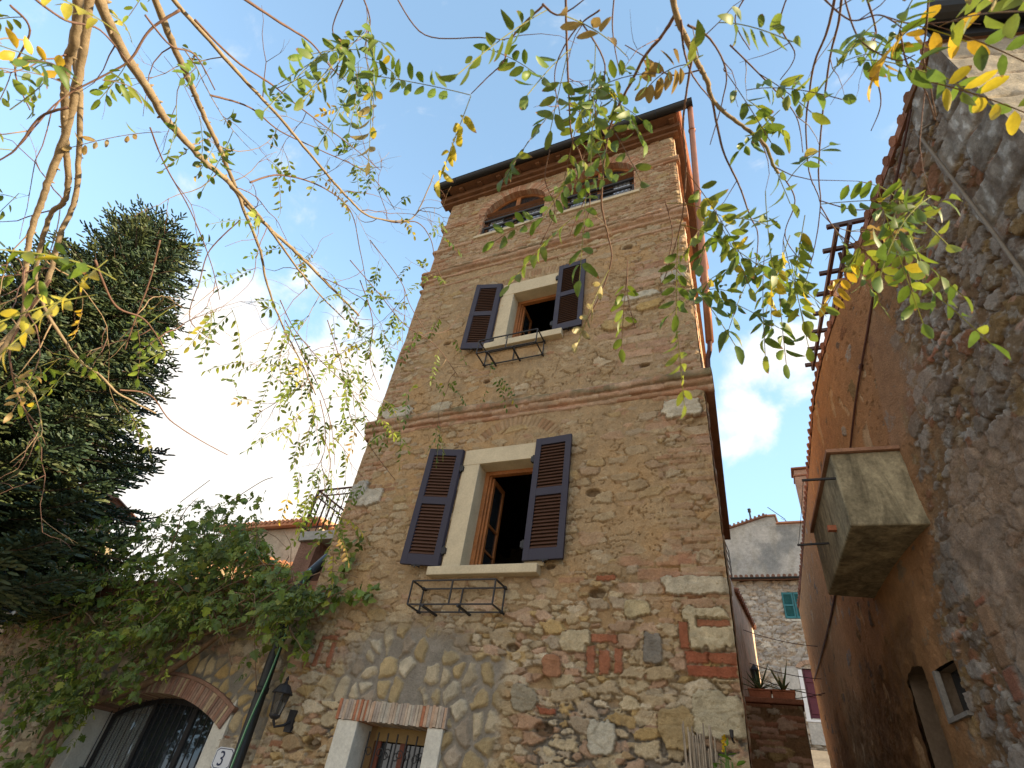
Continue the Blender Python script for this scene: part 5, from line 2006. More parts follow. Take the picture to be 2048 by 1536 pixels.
b.lathe([(.05, 0), (.09, .2), (.10, .21), (.04, .29), (.01, .34)], LQ, 6)
b.build('lamp_body', M['iron'], t)
b = MB()
b.tube([LQ + (-.14, .02, -.12), LQ + (-.03, .01, -.12), LQ], .014, 5)
b.build('arm', M['iron'], t)

# stone house closing the alley, with teal shutter and purple door
sh = thing('stone_house', (0, 26, 5.2), 'grey rubble stone house closing the alley, with teal shutter and purple door', 'house')
us = np.arange(-3.5, 4.51, .035)
zs = np.arange(5.0, 11.6, .03)
U, V = np.meshgrid(us, zs)
nz = fbm(U, V, .8, 640)
h, col = rubble(U, V, 650, .25 + .4 * (nz - .5), (.34, .29, .23), .9 + 0 * U, .15 + .3 * (nz - .5), cu=.36, cv=.17, small=.6, wash=.25, pal=np.array([(.46, .42, .36), (.38, .35, .31), (.52, .47, .39), (.42, .34, .26), (.34, .31, .28)]), amp=1.6)
P = np.stack([U, 26 - h * 1.5, V], -1)
cx = (U[:-1, :-1] + U[1:, 1:]) / 2
cz = (V[:-1, :-1] + V[1:, 1:]) / 2
keep = ~(((cx > .50) & (cx < 1.35) & (cz > 9.95) & (cz < 11.05)) | ((cx > .72) & (cx < 1.55) & (cz < 8.05) & (cz > 6.35)))
grid_mesh('front_wall', P, col, M['masonry_far'], sh, keep=keep)
b = MB((.4, .35, .28))
b.box(-3.5, 4.5, 26.3, 31, 5, 11.5)
b.build('rear_wall', M['masonry_far'], sh)
b = MB((.26, .14, .10))
b.prism([(-3.7, 25.7, 11.55), (-3.7, 31, 12.6), (-3.7, 31, 12.7), (-3.7, 25.7, 11.65)], (8.4, 0, 0))
for i in range(38):
    b.tube([(-3.65 + i * .22, 25.66, 11.68), (-3.65 + i * .22, 31, 12.72)], .075, 7, tuple(np.array((.25, .14, .10)) * RNG.uniform(.6, 1.2)))
b.build('roof', M['tile'], sh)
b = MB()
half_gutter(b, (-3.7, 25.6, 11.58), (4.7, 25.6, 11.58), .07)
b.build('gutter', M['gutter'], sh)
b = MB()
b.box(.46, 1.38, 25.95, 26.1, 9.87, 9.95)
w3 = b.build('window', M['limestone_pale'], sh)
b = MB()
for x0, x1 in ((.50, .92), (.94, 1.35)):
    for a_ in ((x0, x0 + .06, 9.96, 11.04), (x1 - .06, x1, 9.96, 11.04), (x0 + .06, x1 - .06, 9.96, 10.05), (x0 + .06, x1 - .06, 10.95, 11.04), (x0 + .06, x1 - .06, 10.46, 10.54)):
        b.box(a_[0], a_[1], 25.92, 25.97, a_[2], a_[3])
    for i in range(24):
        z = 10.06 + i * .037
        b.obox(((x0 + x1) / 2, 25.95, z), ((1, 0, 0), (0, .7, -.7), (0, .7, .7)), ((x1 - x0) / 2 - .06, .018, .004))
    b.box(x0 + .06, x1 - .06, 25.975, 25.98, 9.97, 11.03)
b.build('shutter', M['teal'], w3)
b = MB()
b.box(.73, 1.54, 26.05, 26.12, 6.36, 8.05)
for x0, x1 in ((.80, 1.10), (1.17, 1.47)):
    for z0, z1 in ((6.5, 7.0), (7.08, 7.5), (7.58, 7.95)):
        b.box(x0, x1, 26.02, 26.049, z0, z1)
dr = b.build('door', M['purple'], sh, bevel=.01)
b = MB()
b.box(.58, .72, 25.90, 26.1, 6.3, 8.0)
b.box(.56, 1.62, 25.88, 26.1, 6.22, 6.30)
b.build('door_frame', M['white'], dr)
b = MB()
for i in range(15):
    t0 = math.pi * (.06 + .88 * i / 15)
    t1 = t0 + math.pi * .05
    b.prism([(1.14 + .46 * math.cos(t0), 25.90, 8.02 + .2 * math.sin(t0)), (1.14 + .62 * math.cos(t0), 25.90, 8.02 + .36 * math.sin(t0)), (1.14 + .62 * math.cos(t1), 25.90, 8.02 + .36 * math.sin(t1)), (1.14 + .46 * math.cos(t1), 25.90, 8.02 + .2 * math.sin(t1))], (0, .2, 0), tuple(np.array((.40, .27, .19)) * RNG.uniform(.8, 1.2)))
b.build('brick_arch', M['brick'], dr)
b = MB()
b.box(.0, .56, 25.9, 26.1, 6.9, 8.05)
b.box(.60, 1.7, 25.9, 26.1, 5.5, 6.21)
b.each('render_patch', M['plaster_grey'], sh)
# grey rendered house above it
gh = thing('grey_house', (0, 31, 5.2), 'tall pale grey rendered house rising behind the stone house', 'house')
b = MB()
b.prism([(-5, 31, 5), (6.5, 31, 5), (6.5, 31, 16.65), (1.02, 31, 16.65), (.98, 31, 17.15), (.55, 31, 17.15), (-5, 31, 15.4)], (0, 5, 0))
ghb = b.build('wall', M['plaster_grey'], gh)
ghm = mat('stained_render', (.44, .42, .37), .95, .38, .55, 9, .3, spec=.1)
ghb.data.materials[0] = ghm
us = np.linspace(-3, 5, 160)
zs = np.linspace(8, 16.6, 170)
U, V = np.meshgrid(us, zs)
n1, n2_ = fbm(U, V, 1.6, 690), fbm(U * 2.2, V * .7, .8, 691)
col = np.zeros(U.shape + (3,)) + np.array((.47, .44, .385))
col = mixc(col, (.20, .205, .195), sst(.40, .72, n1 + .35 * np.exp(-((U - .35) / .9) ** 2 - ((V - 14.9) / 1.1) ** 2)) * .8)
col = mixc(col, (.36, .33, .27), sst(.52, .7, n2_) * .5)
ztop = np.where(U < .6, 17.1 - (.58 - U) * .3138, 16.6) - .02
P = np.stack([U, 30.98 + 0 * U + .02 * n1, np.minimum(V, ztop)], -1)
grid_mesh('stained_front', P, col, M['masonry_far'], gh)
b = MB((.30, .16, .11))
b.prism([(-5.2, 30.85, 15.36), (.60, 30.85, 17.18), (.60, 30.85, 17.26), (-5.2, 30.85, 15.44)], (0, 5.2, 0))
b.box(.99, 6.6, 30.85, 36.1, 16.655, 16.74, (.42, .2, .12))
b.prism([(.56, 30.9, 17.16), (1.0, 30.9, 17.16), (1.06, 30.9, 16.75), (1.12, 30.9, 16.75), (1.05, 30.9, 17.24), (.56, 30.9, 17.24)][::-1], (0, 5, 0), (.44, .22, .13))
for i in range(25):
    x = -5.1 + i * .23
    z = 15.46 + (x + 5.2) * .3138
    b.tube([(x, 30.8, z), (x, 36, z)], .07, 7, tuple(np.array((.30, .17, .12)) * RNG.uniform(.6, 1.2)))
b.build('roof', M['tile'], gh)
b = MB()
b.tube([(-.28, 31.4, 16.8), (-.28, 31.4, 17.75)], .05, 8)
b.lathe([(.09, 0), (.10, .06), (.07, .08), (.09, .12), (.10, .2), (.03, .24)], (-.28, 31.4, 17.7), 8)
b.build('chimney_pipe', M['iron'], gh)
an = thing('roof_antenna', (1.5, 31.5, 16.74), 'thin television antenna on the grey house roof', 'antenna')
b = MB()
b.tube([(1.55, 31.5, 16.7), (1.5, 31.5, 17.2), (.72, 31.5, 18.0)], .02, 5)
b.tube([(1.3, 31.3, 17.15), (1.7, 31.7, 17.1)], .012, 5)
b.build('mast', M['iron'], an)
# overhead wires across the alley
for i, (a_, c_, lab) in enumerate((((-.62, 13.0, 5.55), (.80, 13.0, 5.25), 'thin overhead wire across the alley, topmost of the group'), ((-.6, 13.4, 5.0), (.78, 13.6, 4.8), 'thin overhead wire across the alley level with the teal window'), ((-.58, 13.8, 4.85), (.78, 14.2, 4.62), 'thin overhead wire across the alley under the teal window'), ((-.58, 13.0, 4.25), (.80, 13.5, 4.55), 'thin overhead wire sagging lowest across the alley'))):
    b = MB()
    a_, c_ = np.array(a_), np.array(c_)
    b.tube([a_ + (c_ - a_) * t_ + np.array((0, 0, -.25 * t_ * (1 - t_))) for t_ in np.linspace(0, 1, 9)], .008, 4)
    o = b.build('overhead_wire', M['iron_rust'], None, origin=tuple(a_))
    tag(o, lab, 'wire', 'overhead wires in the alley')

# =================================================================== small things at the foot of the tower
REED = ('bundle of dry grey canes leaning upright against the tower foot beside the alley', 'reed bundle')
b = MB()
for k in range(46):
    x, y = RNG.uniform(-.76, -.50), RNG.uniform(4.86, 5.08)
    hh = RNG.uniform(2.22, 2.42)
    c = jitc((.30, .25, .19), .3)
    b.tube([(x * .5 - .31, y, 0), (x + RNG.uniform(-.03, .03), y + .03, hh)], [.008, .006], 5, c)
tag(b.build('reed_bundle', M['cane'], None, origin=(-.62, 4.95, 0)), *REED)
t = thing('flowering_plant', (-.47, 4.86, 0), 'green plant with small yellow flowers at the tower corner beside the canes', 'plant')
b = MB()
stm = MB()
for k in range(7):
    x, y = -.47 + RNG.uniform(-.06, .08), 4.86 + RNG.uniform(-.06, .06)
    hh = RNG.uniform(2.05, 2.26) if k else 2.30
    P_ = [np.array((-.47, 4.86, 0)), np.array((x, y, 1.2)), np.array((x + RNG.uniform(-.03, .03), y, hh))]
    stm.tube(smooth(P_, 4), .006, 5)
    for q in range(16):
        zz_ = hh - .02 - q * .06
        leaflet(b, np.array((x, y, zz_)), unit(rvec() * (1, 1, .3) + np.array((0, 0, .4))), unit(np.array((0, 0, 1)) + rvec() * .5), RNG.uniform(.06, .11), .03, jitc((.13, .25, .03), .25))
stm.build('stem', mat('green_stem', (.10, .17, .04), .6, .2, 10, 60, .1), t)
b.build('leaves', M['vineleaf'], t)
b = MB()
for k in range(9):
    p = np.array((-.47 + RNG.uniform(-.02, .02), 4.84 + RNG.uniform(-.02, .02), 2.24 + RNG.uniform(0, .09)))
    for q in range(5):
        leaflet(b, p, rvec(), rvec(), .02, .015, jitc((.65, .45, .02), .15))
b.build('flower', M['leaf'], t)
t = thing('rain_gauge_hook', (-.36, 5.1, 2.3), 'small black iron hook on the tower corner above the dry canes', 'hook')
b = MB()
b.tube([(-.42, 5.19, 2.35), (-.42, 5.08, 2.35), (-.42, 5.06, 2.38)], .008, 5)
b.lathe([(.012, 0), (.016, .05), (.006, .055)], (-.42, 5.06, 2.36), 6)
b.build('hook', M['iron'], t)

# =================================================================== houses beyond on the left
lh = thing('yellow_stone_house', (-15.5, 7, 0), 'yellowish stone house half hidden behind the fir tree and the vine', 'house')
Aa, Bb = np.array((-17.5, 2.6)), np.array((-14.3, 6.8))
dv = unit(Bb - Aa)
Ln = np.linalg.norm(Bb - Aa)
nv = np.array((dv[1], -dv[0]))
us = np.arange(0, Ln, .04)
zs = np.arange(0, 6.5, .035)
U, V = np.meshgrid(us, zs)
nz = fbm(U, V, .8, 660)
h, col = rubble(U, V, 665, .35 + .4 * (nz - .5), (.46, .36, .22), .8 + 0 * U, .2 + .3 * (nz - .5), cu=.34, cv=.17, wash=.35, amp=1.4)
P = np.stack([Aa[0] + dv[0] * U + nv[0] * h, Aa[1] + dv[1] * U + nv[1] * h, V], -1)
grid_mesh('front_wall', P, col, M['masonry_far'], lh)


def lw(u, z, o=0.):
    return np.array((Aa[0] + dv[0] * u + nv[0] * o, Aa[1] + dv[1] * u + nv[1] * o, z))


b = MB((.40, .32, .2))
q = [lw(0, 0), lw(0, 0, -5), lw(Ln, 0, -5), lw(Ln, 0)]
for i in range(3):
    b.poly([q[i], q[i] + (0, 0, 6.5), q[i + 1] + (0, 0, 6.5), q[i + 1]])
b.build('rear_wall', M['masonry_far'], lh)
b = MB((.20, .11, .08))
b.poly([lw(-.3, 6.45, .35), lw(Ln + .3, 6.45, .35), lw(Ln + .3, 7.6, -5), lw(-.3, 7.6, -5)])
b.poly([lw(-.3, 6.36, .35), lw(Ln + .3, 6.36, .35), lw(Ln + .3, 7.5, -5), lw(-.3, 7.5, -5)])
for i in range(int((Ln + .6) / .21)):
    b.tube([lw(-.25 + i * .21, 6.46, .42), lw(-.25 + i * .21, 7.63, -5)], .075, 7, tuple(np.array((.20, .12, .09)) * RNG.uniform(.6, 1.25)))
b.build('roof', M['tile'], lh)
for u, z0, z1, wdt, mm in ((4.9, 5.2, 6.1, .5, 'wood_dark'), (4.75, 3.7, 4.9, .55, 'glass'), (3.0, 3.4, 4.6, .55, 'glass')):
    b = MB()
    b.obox(lw(u, (z0 + z1) / 2, .03), ((dv[0], dv[1], 0), (0, 0, 1), (nv[0], nv[1], 0)), (wdt / 2 + .1, (z1 - z0) / 2 + .1, .05))
    wn_ = b.build('window', M['limestone_pale'], lh)
    b = MB()
    b.obox(lw(u, (z0 + z1) / 2, .08), ((dv[0], dv[1], 0), (0, 0, 1), (nv[0], nv[1], 0)), (wdt / 2, (z1 - z0) / 2, .03))
    b.build('shutter' if mm != 'glass' else 'pane', M[mm], wn_)
rh2 = thing('brick_house', (-12.8, 11.5, 0), 'small brick house with sunlit orange wall, glimpsed between vine and terrace', 'house')
Q0, Q1 = np.array((-14.2, 9.7)), np.array((-11.3, 12.15))
qd = unit(Q1 - Q0)
qn = np.array((qd[1], -qd[0]))
QL = np.linalg.norm(Q1 - Q0)


def qw(u, z, o=0.):
    return np.array((Q0[0] + qd[0] * u + qn[0] * o, Q0[1] + qd[1] * u + qn[1] * o, z))


us = np.arange(0, QL, .04)
zs = np.arange(0, 6.5, .035)
U, V = np.meshgrid(us, zs)
nz = fbm(U, V, .7, 680)
h, col = rubble(U, V, 685, .5 + .5 * (nz - .5), (.46, .26, .14), .3 + 0 * U, .8 + .2 * (nz - .5), wash=.2, amp=1.3)
P = np.stack([Q0[0] + qd[0] * U + qn[0] * h, Q0[1] + qd[1] * U + qn[1] * h, V], -1)
grid_mesh('front_wall', P, col, M['masonry_far'], rh2)
b = MB((.44, .27, .16))
q = [qw(0, 0), qw(0, 0, -4), qw(QL, 0, -4), qw(QL, 0)]
for i in range(3):
    b.poly([q[i], q[i] + (0, 0, 6.5), q[i + 1] + (0, 0, 6.5), q[i + 1]])
b.build('rear_wall', M['masonry_far'], rh2)
b = MB((.48, .22, .12))
b.poly([qw(-.2, 6.52, .25), qw(QL + .2, 6.52, .25), qw(QL + .2, 7.5, -4), qw(-.2, 7.5, -4)])
b.poly([qw(-.2, 6.46, .25), qw(QL + .2, 6.46, .25), qw(QL + .2, 7.42, -4), qw(-.2, 7.42, -4)])
for i in range(int((QL + .4) / .2)):
    b.tube([qw(-.15 + i * .2, 6.54, .3), qw(-.15 + i * .2, 7.54, -4)], .07, 7, tuple(np.array((.48, .22, .12)) * RNG.uniform(.6, 1.2)))
b.build('roof', M['tile'], rh2)
b = MB()
g0, g1 = qw(-.2, 6.50, .33), qw(QL + .2, 6.44, .33)
half_gutter(b, g0, g1, .075)
b.build('gutter', mat('yellow_copper_gutter', (.38, .26, .09), .5, .2, 5, 40, .1, metal=.3), rh2)
bh = thing('beige_house', (-16, 16, 0), 'plain beige house standing behind the sunlit brick house, its roof edge lit', 'house')
b = MB((.45, .38, .28))
b.box(-19.5, -14.6, 13.9, 19, 0, 9.2)
b.build('wall', mat('beige_render', (.38, .33, .25), .95, .28, 1.4, 14, .4, spec=.1), bh)
b = MB((.48, .23, .13))
b.prism([(-19.8, 13.6, 9.20), (-14.3, 13.6, 9.20), (-14.3, 13.6, 9.32), (-19.8, 13.6, 9.32)], (0, 5.8, .9))
for i in range(25):
    b.tube([(-19.7 + i * .22, 13.55, 9.35), (-19.7 + i * .22, 19.4, 10.25)], .075, 7, tuple(np.array((.48, .24, .14)) * RNG.uniform(.6, 1.2)))
b.build('roof', M['tile'], bh)
b = MB()
b.box(-14.62, -14.56, 14.6, 15.4, 5.6, 7.0)
b.box(-17.2, -16.4, 13.86, 13.93, 5.6, 7.0)
b.build('window', M['glass'], bh)

# =================================================================== ACACIA TREES hanging over the viewer
LG = [(.13, .20, .022), (.17, .23, .025), (.10, .16, .025), (.24, .28, .03), (.15, .20, .03)]
LY = [(.50, .40, .03), (.42, .38, .05), (.55, .36, .03)]
LB = [(.30, .20, .06), (.35, .28, .10)]


def compound(lb, tb, p, d, L, pairs, size, yellow=.12, drop=.55, miss=.15):
    """pinnate leaf: a thin drooping stalk with paired oval leaflets and one at the tip"""
    d = unit(d)
    nrm = unit(np.array((0, 0, 1.0)) + rvec() * .9)
    side = unit(np.cross(d, nrm))
    pts = []
    n = pairs + 2
    for i in range(n + 1):
        t_ = i / n
        pts.append(p + d * L * t_ + np.array((0, 0, -drop * L * t_ * t_)))
    tb.tube(pts, [.0013] * (n + 1), 3, (.33, .33, .07) if RNG.random() < .6 else (.24, .16, .09), cap=False)
    base = RNG.choice(LY) if RNG.random() < yellow else (RNG.choice(LB) if RNG.random() < .04 else RNG.choice(LG))
    for i in range(2, n + 1):
        tg = unit(pts[i] - pts[i - 1])
        nn = unit(np.cross(side, tg))
        if i == n:
            leaflet(lb, pts[i], unit(tg + rvec() * .2), unit(nn + rvec() * .4), size * RNG.uniform(.9, 1.1), size * .45, jitc(base, .2), RNG.uniform(-.1, .4))
            continue
        for s_ in (-1, 1):
            if RNG.random() < miss:
                continue
            dd = unit(tg * .45 + side * s_ * .85 + np.array((0, 0, -.40)) + rvec() * .28)
            c = base if RNG.random() > .15 else RNG.choice(LG + LY[:1])
            leaflet(lb, pts[i] + dd * .004, dd, unit(nn + rvec() * .6), size * RNG.uniform(.72, 1.1), size * RNG.uniform(.36, .5), jitc(c, .25), RNG.uniform(-.2, .75))


class Tree:
    def __init__(s, loc, label, den, group=None):
        s.t = thing('acacia_tree', loc, label, 'tree')
        s.lf, s.tw = MB(), MB((.15, .085, .06))
        s.st = s.lf
        s.limbs = []
        s.den = den
        RNG.seed(len(label))

    def limb(s, px, d0, d1, r0, r1, jit=.012, start=None, twig=True):
        n = len(px)
        P_ = [along(x, y, d0 + (d1 - d0) * i / (n - 1)) for i, (x, y) in enumerate(px)]
        if start is not None:
            # the hidden upper part arches over from the head of the trunk
            if px[0][1] < -300:
                P_ = P_[1:]
            st_ = np.array(start)
            P_ = [st_, st_ * .62 + P_[0] * .38 + np.array((0, 0, .28)), st_ * .22 + P_[0] * .78 + np.array((0, 0, .2))] + P_
        Q = smooth(P_, 7)
        Q = [q + rvec() * r0 * .12 for q in Q]
        r = np.linspace(r0, r1, len(Q)) * np.array([RNG.uniform(.93, 1.1) for _ in Q])
        if r0 > .006:
            b = MB()
            b.tube(Q, r, 9)
            # little bark knots along the branch
            for i in range(3, len(Q) - 2, 3):
                if RNG.random() < .5:
                    v = unit(np.cross(Q[i + 1] - Q[i], rvec()))
                    b.tube([Q[i], Q[i] + v * r[i] * 1.25, Q[i] + v * r[i] * 1.7], [r[i] * .45, r[i] * .3, r[i] * .12], 5)
            s.limbs.append((b, Q, r))
        else:
            s.tw.tube(Q, r, 6)
        return Q

    def twig(s, p, d, L, r0, leafp, size, depth=0, yellow=.12, sub=.25):
        n = max(4, int(L / .045))
        P_ = [p]
        for i in range(n):
            d = unit(d + rvec() * .30 + np.array((0, 0, -.05)))
            p = p + d * L / n
            P_.append(p)
            if depth < 2 and RNG.random() < sub and i > 0:
                s.twig(p, unit(d + rvec() * .9), L * RNG.uniform(.25, .5), r0 * .55, leafp, size, depth + 1, yellow, sub)
            if RNG.random() < leafp * s.den:
                s.leaf(p, unit(d * .5 + rvec() * .8 + np.array((0, 0, -.35))), size, yellow)
        c = (.17, .095, .07) if RNG.random() < .7 else (.27, .19, .11)
        s.tw.tube(P_, np.linspace(r0, r0 * .35, len(P_)), 5, c)
        return P_

    def leaf(s, p, d, size, yellow=.12):
        pairs = RNG.randint(3, 7)
        compound(s.lf, s.st, p, d, size * (pairs + 2) * RNG.uniform(.48, .62), pairs, size, yellow)

    def dress(s, Q, every, L, r, leafp, size, t0=0.0, t1=1.0, yellow=.06, spread=.9, sub=.25, own=0.0):
        n = len(Q)
        for i in range(int(n * t0), max(int(n * t1), 1)):
            if i + 1 >= n:
                break
            tg = unit(Q[i + 1] - Q[i])
            k = np.linalg.norm(Q[i + 1] - Q[i]) / .085
            if RNG.random() < every * k:
                s.twig(Q[i], unit(tg * .6 + rvec() * spread), L * RNG.uniform(.5, 1.3), r, leafp, size, 0, yellow, sub)
            if RNG.random() < own * k * 1.2:
                s.leaf(Q[i], unit(tg * .3 + rvec() + np.array((0, 0, -.3))), size, yellow)

    def finish(s, trunk, hub):
        b = MB()
        b.tube(smooth(trunk, 5), np.linspace(.19, .07, 5 * (len(trunk) - 1) + 1), 12)
        b.build('trunk', M['bark'], s.t, smooth=True)
        for b, Q, r in s.limbs:
            b.build('branch', M['bark'], s.t, smooth=True)
        s.tw.build('twig', M['twigc'], s.t, smooth=True)
        s.lf.build('foliage', M['leaf'], s.t, smooth=True)


M['twigc'] = mat('thin_twig_bark', None, .7, .25, 20, 120, .2, spec=.3, bdist=.002)
M['stalk'] = mat('leaf_stalk', None, .6, .2, 20, 120, 0, spec=.3)

# the left tree: long bare trailing branches
T = Tree((-2.9, -1.3, 0), 'acacia tree with long bare trailing branches and few leaves, in front of the fir', .40)
HUB = (-2.75, -.9, 5.2)
A_ = [(-2.9, -1.3, -.1), (-2.85, -1.25, 1.5), (-2.95, -1.15, 3.2), (-2.8, -1.0, 4.6), HUB]
L1_ = T.limb([(90, -330), (130, -160), (185, -30), (237, 85), (292, 172), (332, 238), (368, 278), (408, 322), (455, 362), (492, 408), (545, 462), (600, 512), (650, 562), (718, 632)], 2.3, 3.3, .021, .006, start=HUB)
T.dress(L1_, .26, .55, .0028, .10, .034, .1, 1.0, sub=.33)
e1 = T.limb([(455, 362), (500, 410), (548, 470), (590, 530), (640, 590), (690, 640)], 2.7, 3.3, .008, .003)
T.dress(e1, .4, .5, .0022, .22, .034, .2, 1, sub=.3)
L2_ = T.limb([(230, -330), (265, -170), (300, -30), (342, 78), (380, 165), (405, 225), (440, 300), (466, 362), (492, 430), (520, 500), (532, 560), (560, 640), (600, 720), (632, 790)], 2.5, 3.3, .016, .003, start=HUB)
T.dress(L2_, .22, .5, .0026, .12, .034, .1, .6, sub=.33)
T.dress(L2_, .5, .5, .0024, .24, .034, .6, 1.0, sub=.3)
L3_ = T.limb([(190, -330), (255, -170), (325, -30), (420, 82), (482, 152), (560, 236), (640, 332), (700, 400), (738, 432), (800, 442), (832, 428), (868, 350)], 2.6, 3.4, .011, .003, start=HUB)
T.dress(L3_, .28, .5, .0024, .12, .034, .1, 1.0, sub=.33)
e3 = T.limb([(738, 432), (790, 445), (835, 445), (862, 480), (872, 530), (890, 570)], 3.3, 3.5, .004, .0016)
T.dress(e3, .4, .25, .0018, .35, .032, .3, 1)
L4_ = T.limb([(120, -330), (150, -160), (157, -30), (150, 80), (138, 112), (130, 170), (130, 222), (132, 285), (136, 362), (128, 402), (100, 432), (78, 505), (72, 560), (92, 622), (122, 672), (160, 722), (202, 752), (236, 786), (312, 826)], 2.0, 2.7, .014, .003, start=HUB)
T.dress(L4_, .24, .45, .0024, .12, .034, .1, 1.0, sub=.33)
L5_ = T.limb([(190, -330), (190, -160), (182, -30), (166, 100), (146, 205), (126, 285), (100, 352), (80, 412), (60, 472), (50, 545), (46, 635), (0, 690), (-60, 760)], 2.1, 2.5, .015, .006, start=HUB)
T.dress(L5_, .22, .5, .0024, .10, .036, .1, 1.0, sub=.33)
L6_ = T.limb([(240, -330), (180, -160), (168, -30), (150, 60), (152, 130), (160, 200), (158, 300), (150, 400), (120, 470), (96, 560), (55, 625), (10, 690), (-40, 800)], 2.2, 2.4, .011, .006, start=HUB)
T.dress(L6_, .2, .5, .0024, .12, .036, .2, 1.0, sub=.3)
for px, d0, d1, r0, ev, lp, t0 in (([(462, -20), (560, 45), (622, 85), (662, 135), (690, 160)], 2.4, 2.9, .0055, .35, .10, .1), ([(390, 40), (470, 120), (545, 170), (600, 215), (700, 290), (760, 340)], 2.7, 3.2, .005, .35, .08, .1),
                                   ([(360, 20), (300, 60), (260, 120), (210, 150), (120, 200), (40, 290)], 2.2, 2.2, .004, .4, .1, .1), ([(136, 215), (80, 235), (30, 300), (-20, 330)], 2.0, 2.1, .004, .4, .12, .1),
                                   ([(500, 365), (560, 350), (640, 372), (700, 420), (720, 500), (735, 580)], 2.9, 3.4, .0045, .4, .15, .2), ([(300, 255), (330, 330), (380, 420), (420, 520), (440, 600)], 2.6, 2.9, .0035, .4, .12, .1),
                                   ([(420, 190), (500, 215), (560, 262), (640, 300), (740, 350), (790, 420)], 2.9, 3.3, .0045, .35, .12, .2), ([(640, 800), (650, 850), (648, 905), (625, 950)], 3.2, 3.3, .003, .6, .55, 0),
                                   ([(570, 640), (600, 700), (615, 760), (560, 800), (510, 830)], 3.2, 3.2, .003, .5, .4, .2), ([(655, 640), (685, 740), (700, 830), (745, 900), (790, 960)], 3.2, 3.4, .003, .5, .35, .2),
                                   ([(700, 520), (760, 590), (810, 650), (870, 690), (915, 750)], 3.3, 3.5, .003, .5, .45, .2), ([(740, 480), (800, 560), (820, 610), (850, 660)], 3.3, 3.4, .0028, .5, .4, .2),
                                   ([(320, 480), (300, 560), (270, 640), (250, 700)], 2.3, 2.4, .003, .4, .3, .1), ([(190, 520), (230, 610), (290, 640), (330, 700)], 2.2, 2.4, .004, .4, .2, .1),
                                   ([(100, 560), (60, 620), (20, 700), (40, 800), (75, 850)], 2.2, 2.3, .004, .4, .12, .1), ([(240, 780), (300, 790), (340, 840), (400, 880), (455, 910)], 2.5, 2.8, .003, .3, .3, .3),
                                   ([(640, 860), (660, 915), (650, 975), (615, 1020)], 3.2, 3.3, .002, .5, .7, 0), ([(610, 720), (640, 780), (662, 850), (670, 930)], 3.1, 3.2, .003, .6, .6, .1), ([(560, 600), (590, 660), (640, 720), (700, 780), (740, 850)], 3.1, 3.3, .003, .6, .5, .1), ([(720, 560), (745, 640), (740, 720), (760, 780)], 3.2, 3.3, .003, .6, .5, .1), ([(290, 30), (340, 90), (390, 110), (430, 180)], 2.0, 2.1, .003, .4, .5, .2), ([(20, 10), (60, 60), (30, 140), (60, 220)], 2.1, 2.2, .003, .4, .4, .1), ([(60, -10), (130, 40), (200, 60), (260, 130)], 1.8, 1.9, .003, .4, .5, .1), ([(480, 440), (420, 500), (400, 560), (380, 640), (440, 690)], 2.9, 3.0, .003, .5, .3, .2)):
    Q = T.limb(px, d0, d1, r0, .0018)
    T.dress(Q, ev, .38, .0019, lp * .8, .034, t0, 1.0, sub=.32, own=lp * .35)
for x, y, dist in ((215, 520, 1.35), (232, 560, 1.3), (190, 590, 1.4), (120, 150, 1.5), (160, 170, 1.6), (205, 160, 1.6), (240, 70, 1.5), (120, 420, 1.6), (20, 220, 1.5), (25, 300, 1.6)):
    T.leaf(along(x, y, dist), rvec() + np.array((0, 0, -.4)), .038, .35)
T.finish(A_, HUB)

# the right tree: leafier, brighter sprays
T = Tree((1.9, -1.6, 0), 'leafy acacia tree with yellow green leaf sprays hanging before the tower roof and corner house', .38)
HUB = (1.05, -.75, 4.6)
A_ = [(1.9, -1.6, -.1), (1.85, -1.5, 1.6), (1.7, -1.35, 3.0), (1.35, -1.0, 4.0), HUB]
SZ = .050
R1 = T.limb([(1285, -330), (1315, -170), (1338, -40), (1356, 40), (1376, 85), (1395, 125), (1415, 165), (1424, 197), (1452, 227), (1490, 256), (1530, 290), (1546, 330), (1558, 346)], 1.5, 1.75, .0085, .0035, start=HUB)
T.dress(R1, .22, .26, .0016, .40, SZ, .35, 1, sub=.18, own=.10)
R2 = T.limb([(1350, 30), (1325, 70), (1290, 112), (1262, 165), (1240, 206), (1220, 256), (1208, 322), (1203, 402), (1207, 432), (1216, 472), (1223, 520), (1200, 590), (1168, 652)], 1.6, 1.8, .0045, .0018)
T.dress(R2, .22, .22, .0014, .34, SZ, .1, .95, sub=.15, own=.08)
